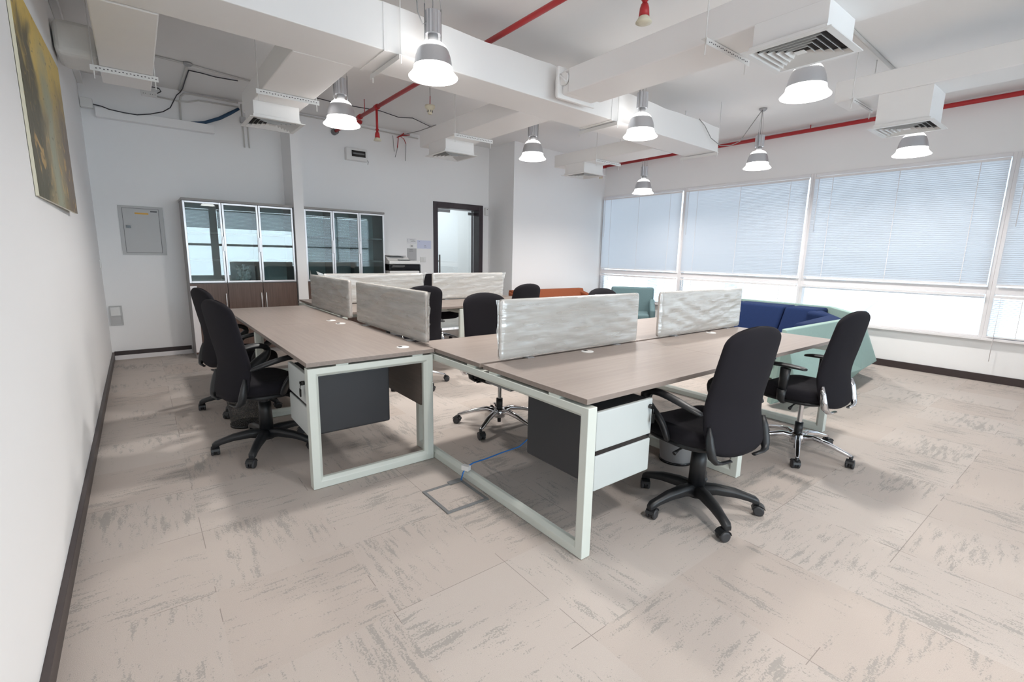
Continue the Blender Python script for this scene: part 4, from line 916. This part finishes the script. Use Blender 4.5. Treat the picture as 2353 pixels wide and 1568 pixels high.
# armchair
t=thing('armchair','grey-teal armchair glimpsed in the gap between the two bench screens','armchair',(6.72,5.24,0),-R(232))
def lb(x0,x1,y0,y1,z0,z1,name,mt,bev=.04): return MB().box(x0,x1,y0,y1,z0,z1).build(name,mt,t,bevel=bev,seg=4,local=True)
lb(-.30,.30,-.20,.36,.22,.42,'seat',M['teal'])
MB().prism([(-.30,.22),(-.18,.22),(-.26,.83),(-.36,.83)],'x',-.37,.37).build('backrest',M['teal'],t,bevel=.035,seg=4,local=True)
for s in (-1,1):
    MB().prism([(-.24,.2),(.34,.2),(.36,.50),(-.24,.64)],'x',s*.30 if s>0 else -.39,s*.39 if s>0 else -.30).build('armrest',M['teal'],t,bevel=.035,seg=4,local=True)
for sx in (-1,1):
    for sy in (-1,1): MB().tube([(sx*.27,sy*.24+.04,.0),(sx*.27,sy*.24+.04,.22)],.016,8).build('leg',M['galv'],t,local=True)
# orange sofa
t=thing('lounge_sofa','rust-orange sofa against the far wall beyond the back bench','sofa',(6.1,6.1,0))
MB().prism([(6.18,.25),(6.44,.25),(6.46,.76),(6.34,.76)],'x',4.95,6.66).build('backrest',M['rust'],t,bevel=.02,seg=3)
MB().box(5.05,6.55,5.78,6.24,.20,.42).build('seat',M['rust'],t,bevel=.03,seg=3)
for (a,b_) in ((4.93,5.05),(6.555,6.67)):
    MB().prism([(5.76,.18),(6.42,.18),(6.44,.74),(5.86,.58)],'x',a,b_).build('armrest',M['rust'],t,bevel=.02,seg=3)
for x in (5.05,6.55):
    for y in (5.86,6.36): MB().tube([(x,y,0),(x,y,.2)],.015,8).build('leg',M['galv'],t)
# ------------------------------------------------------------------ neighbour outside the windows
bn=thing('neighbour_building','pale washed-out building frame seen through the clear lower pane','building',(14,2,-3))
struct(MB().box(9,60,-40,50,-3.2,-3.0).build('ground_outside',M['building']))
for k in range(9): MB().box(13,13.35,-9+k*2.6,-8.65+k*2.6,-3,4.2).build('column',M['building2'],bn)
MB().box(12.9,13.4,-10,13,-.35,-.15).box(12.9,13.4,-10,13,2.4,2.7).build('floor_slab',M['building'],bn)
MB().tube([(13.1,-3.6,-.2),(13.1,-1.2,2.4)],.05,6).tube([(13.1,4.2,-.2),(13.1,6.6,2.4)],.05,6).tube([(13.1,1.6,2.4),(13.1,4.0,-.2)],.05,6).build('diagonal_brace',M['building2'],bn)
# ------------------------------------------------------------------ lights
def area(name,loc,rot,sx,sy,power,col=(1,1,1),shape='RECTANGLE',spread=180):
    l=bpy.data.lights.new(name,'AREA'); l.shape=shape; l.size=sx
    if shape in('RECTANGLE','ELLIPSE'): l.size_y=sy
    l.energy=power; l.color=col; l.spread=R(spread)
    o=bpy.data.objects.new(name,l); C.objects.link(o); o.location=loc; o.rotation_euler=rot; return o
LAMP_W=25
for loc,lab in LP:
    area('lamp_light',(loc[0],loc[1],loc[2]+.045),(0,0,0),.20,.20,LAMP_W,(1,.955,.91),'DISK',170)
SKY=2.8
def portal(name,loc,rot,sx,sy):
    o=area(name,loc,rot,sx,sy,1); o.data.cycles.is_portal=True; return o
for i in range(5):
    y1,y0=MU[i],MU[i+1]
    portal('daylight_portal',(XR+.12,(y0+y1)/2,(ZS+ZT0)/2),(0,R(90),0),ZT0-ZS,y1-y0)
    portal('daylight_portal',(XR+.12,(y0+y1)/2,(ZT1+ZH)/2),(0,R(90),0),ZH-ZT1,y1-y0)
for (a,b_) in FX: portal('daylight_portal',((a+b_)/2,YF-.12,1.55),(R(90),0,0),b_-a,2.1)
area('corridor_fill',(4.9,YB+1.2,2.75),(0,0,0),2.5,.9,42,(.95,.98,1))  # unseen light added to brighten the view through the glass door
wd=bpy.data.worlds.new('sky'); bpy.context.scene.world=wd; wd.use_nodes=True
wt=wd.node_tree; bg=wt.nodes['Background']; bg.inputs['Color'].default_value=(.82,.91,1,1)
g_=N(wt,'ShaderNodeTexCoord'); sx_=N(wt,'ShaderNodeSeparateXYZ'); wt.links.new(g_.outputs['Generated'],sx_.inputs[0])
mr_=N(wt,'ShaderNodeMapRange'); mr_.inputs['From Min'].default_value=-.2; mr_.inputs['From Max'].default_value=-.9; mr_.inputs['To Min'].default_value=SKY; mr_.inputs['To Max'].default_value=SKY*3.2
wt.links.new(sx_.outputs[1],mr_.inputs['Value']); wt.links.new(mr_.outputs[0],bg.inputs['Strength'])
# ------------------------------------------------------------------ camera
f=1094.01; yaw,pit,rol=R(38.0326),R(10.1779),R(1.1683)
fw=Vector((math.sin(yaw)*math.cos(pit),math.cos(yaw)*math.cos(pit),-math.sin(pit)))
r0=Vector((math.cos(yaw),-math.sin(yaw),0)); u0=r0.cross(fw)
rt=r0*math.cos(rol)+u0*math.sin(rol); up=-r0*math.sin(rol)+u0*math.cos(rol)
cam=bpy.data.cameras.new('camera'); co=bpy.data.objects.new('camera',cam); C.objects.link(co)
Mx=Matrix((( rt.x,up.x,-fw.x,0),(rt.y,up.y,-fw.y,0),(rt.z,up.z,-fw.z,1.34),(0,0,0,1))); co.matrix_world=Mx
cam.sensor_fit='HORIZONTAL'; cam.sensor_width=36; cam.lens=f/2353*36; cam.clip_start=.02
cam.clip_end=200
sc=bpy.context.scene; sc.camera=co
sc.view_settings.view_transform='Standard'; sc.view_settings.look='None'; sc.view_settings.gamma=1; sc.view_settings.exposure=0.12
sc.cycles.use_denoising=True
sc.cycles.max_bounces=10; sc.cycles.diffuse_bounces=6; sc.cycles.transparent_max_bounces=16; sc.cycles.sample_clamp_indirect=8
sc.cycles.caustics_reflective=False; sc.cycles.caustics_refractive=False
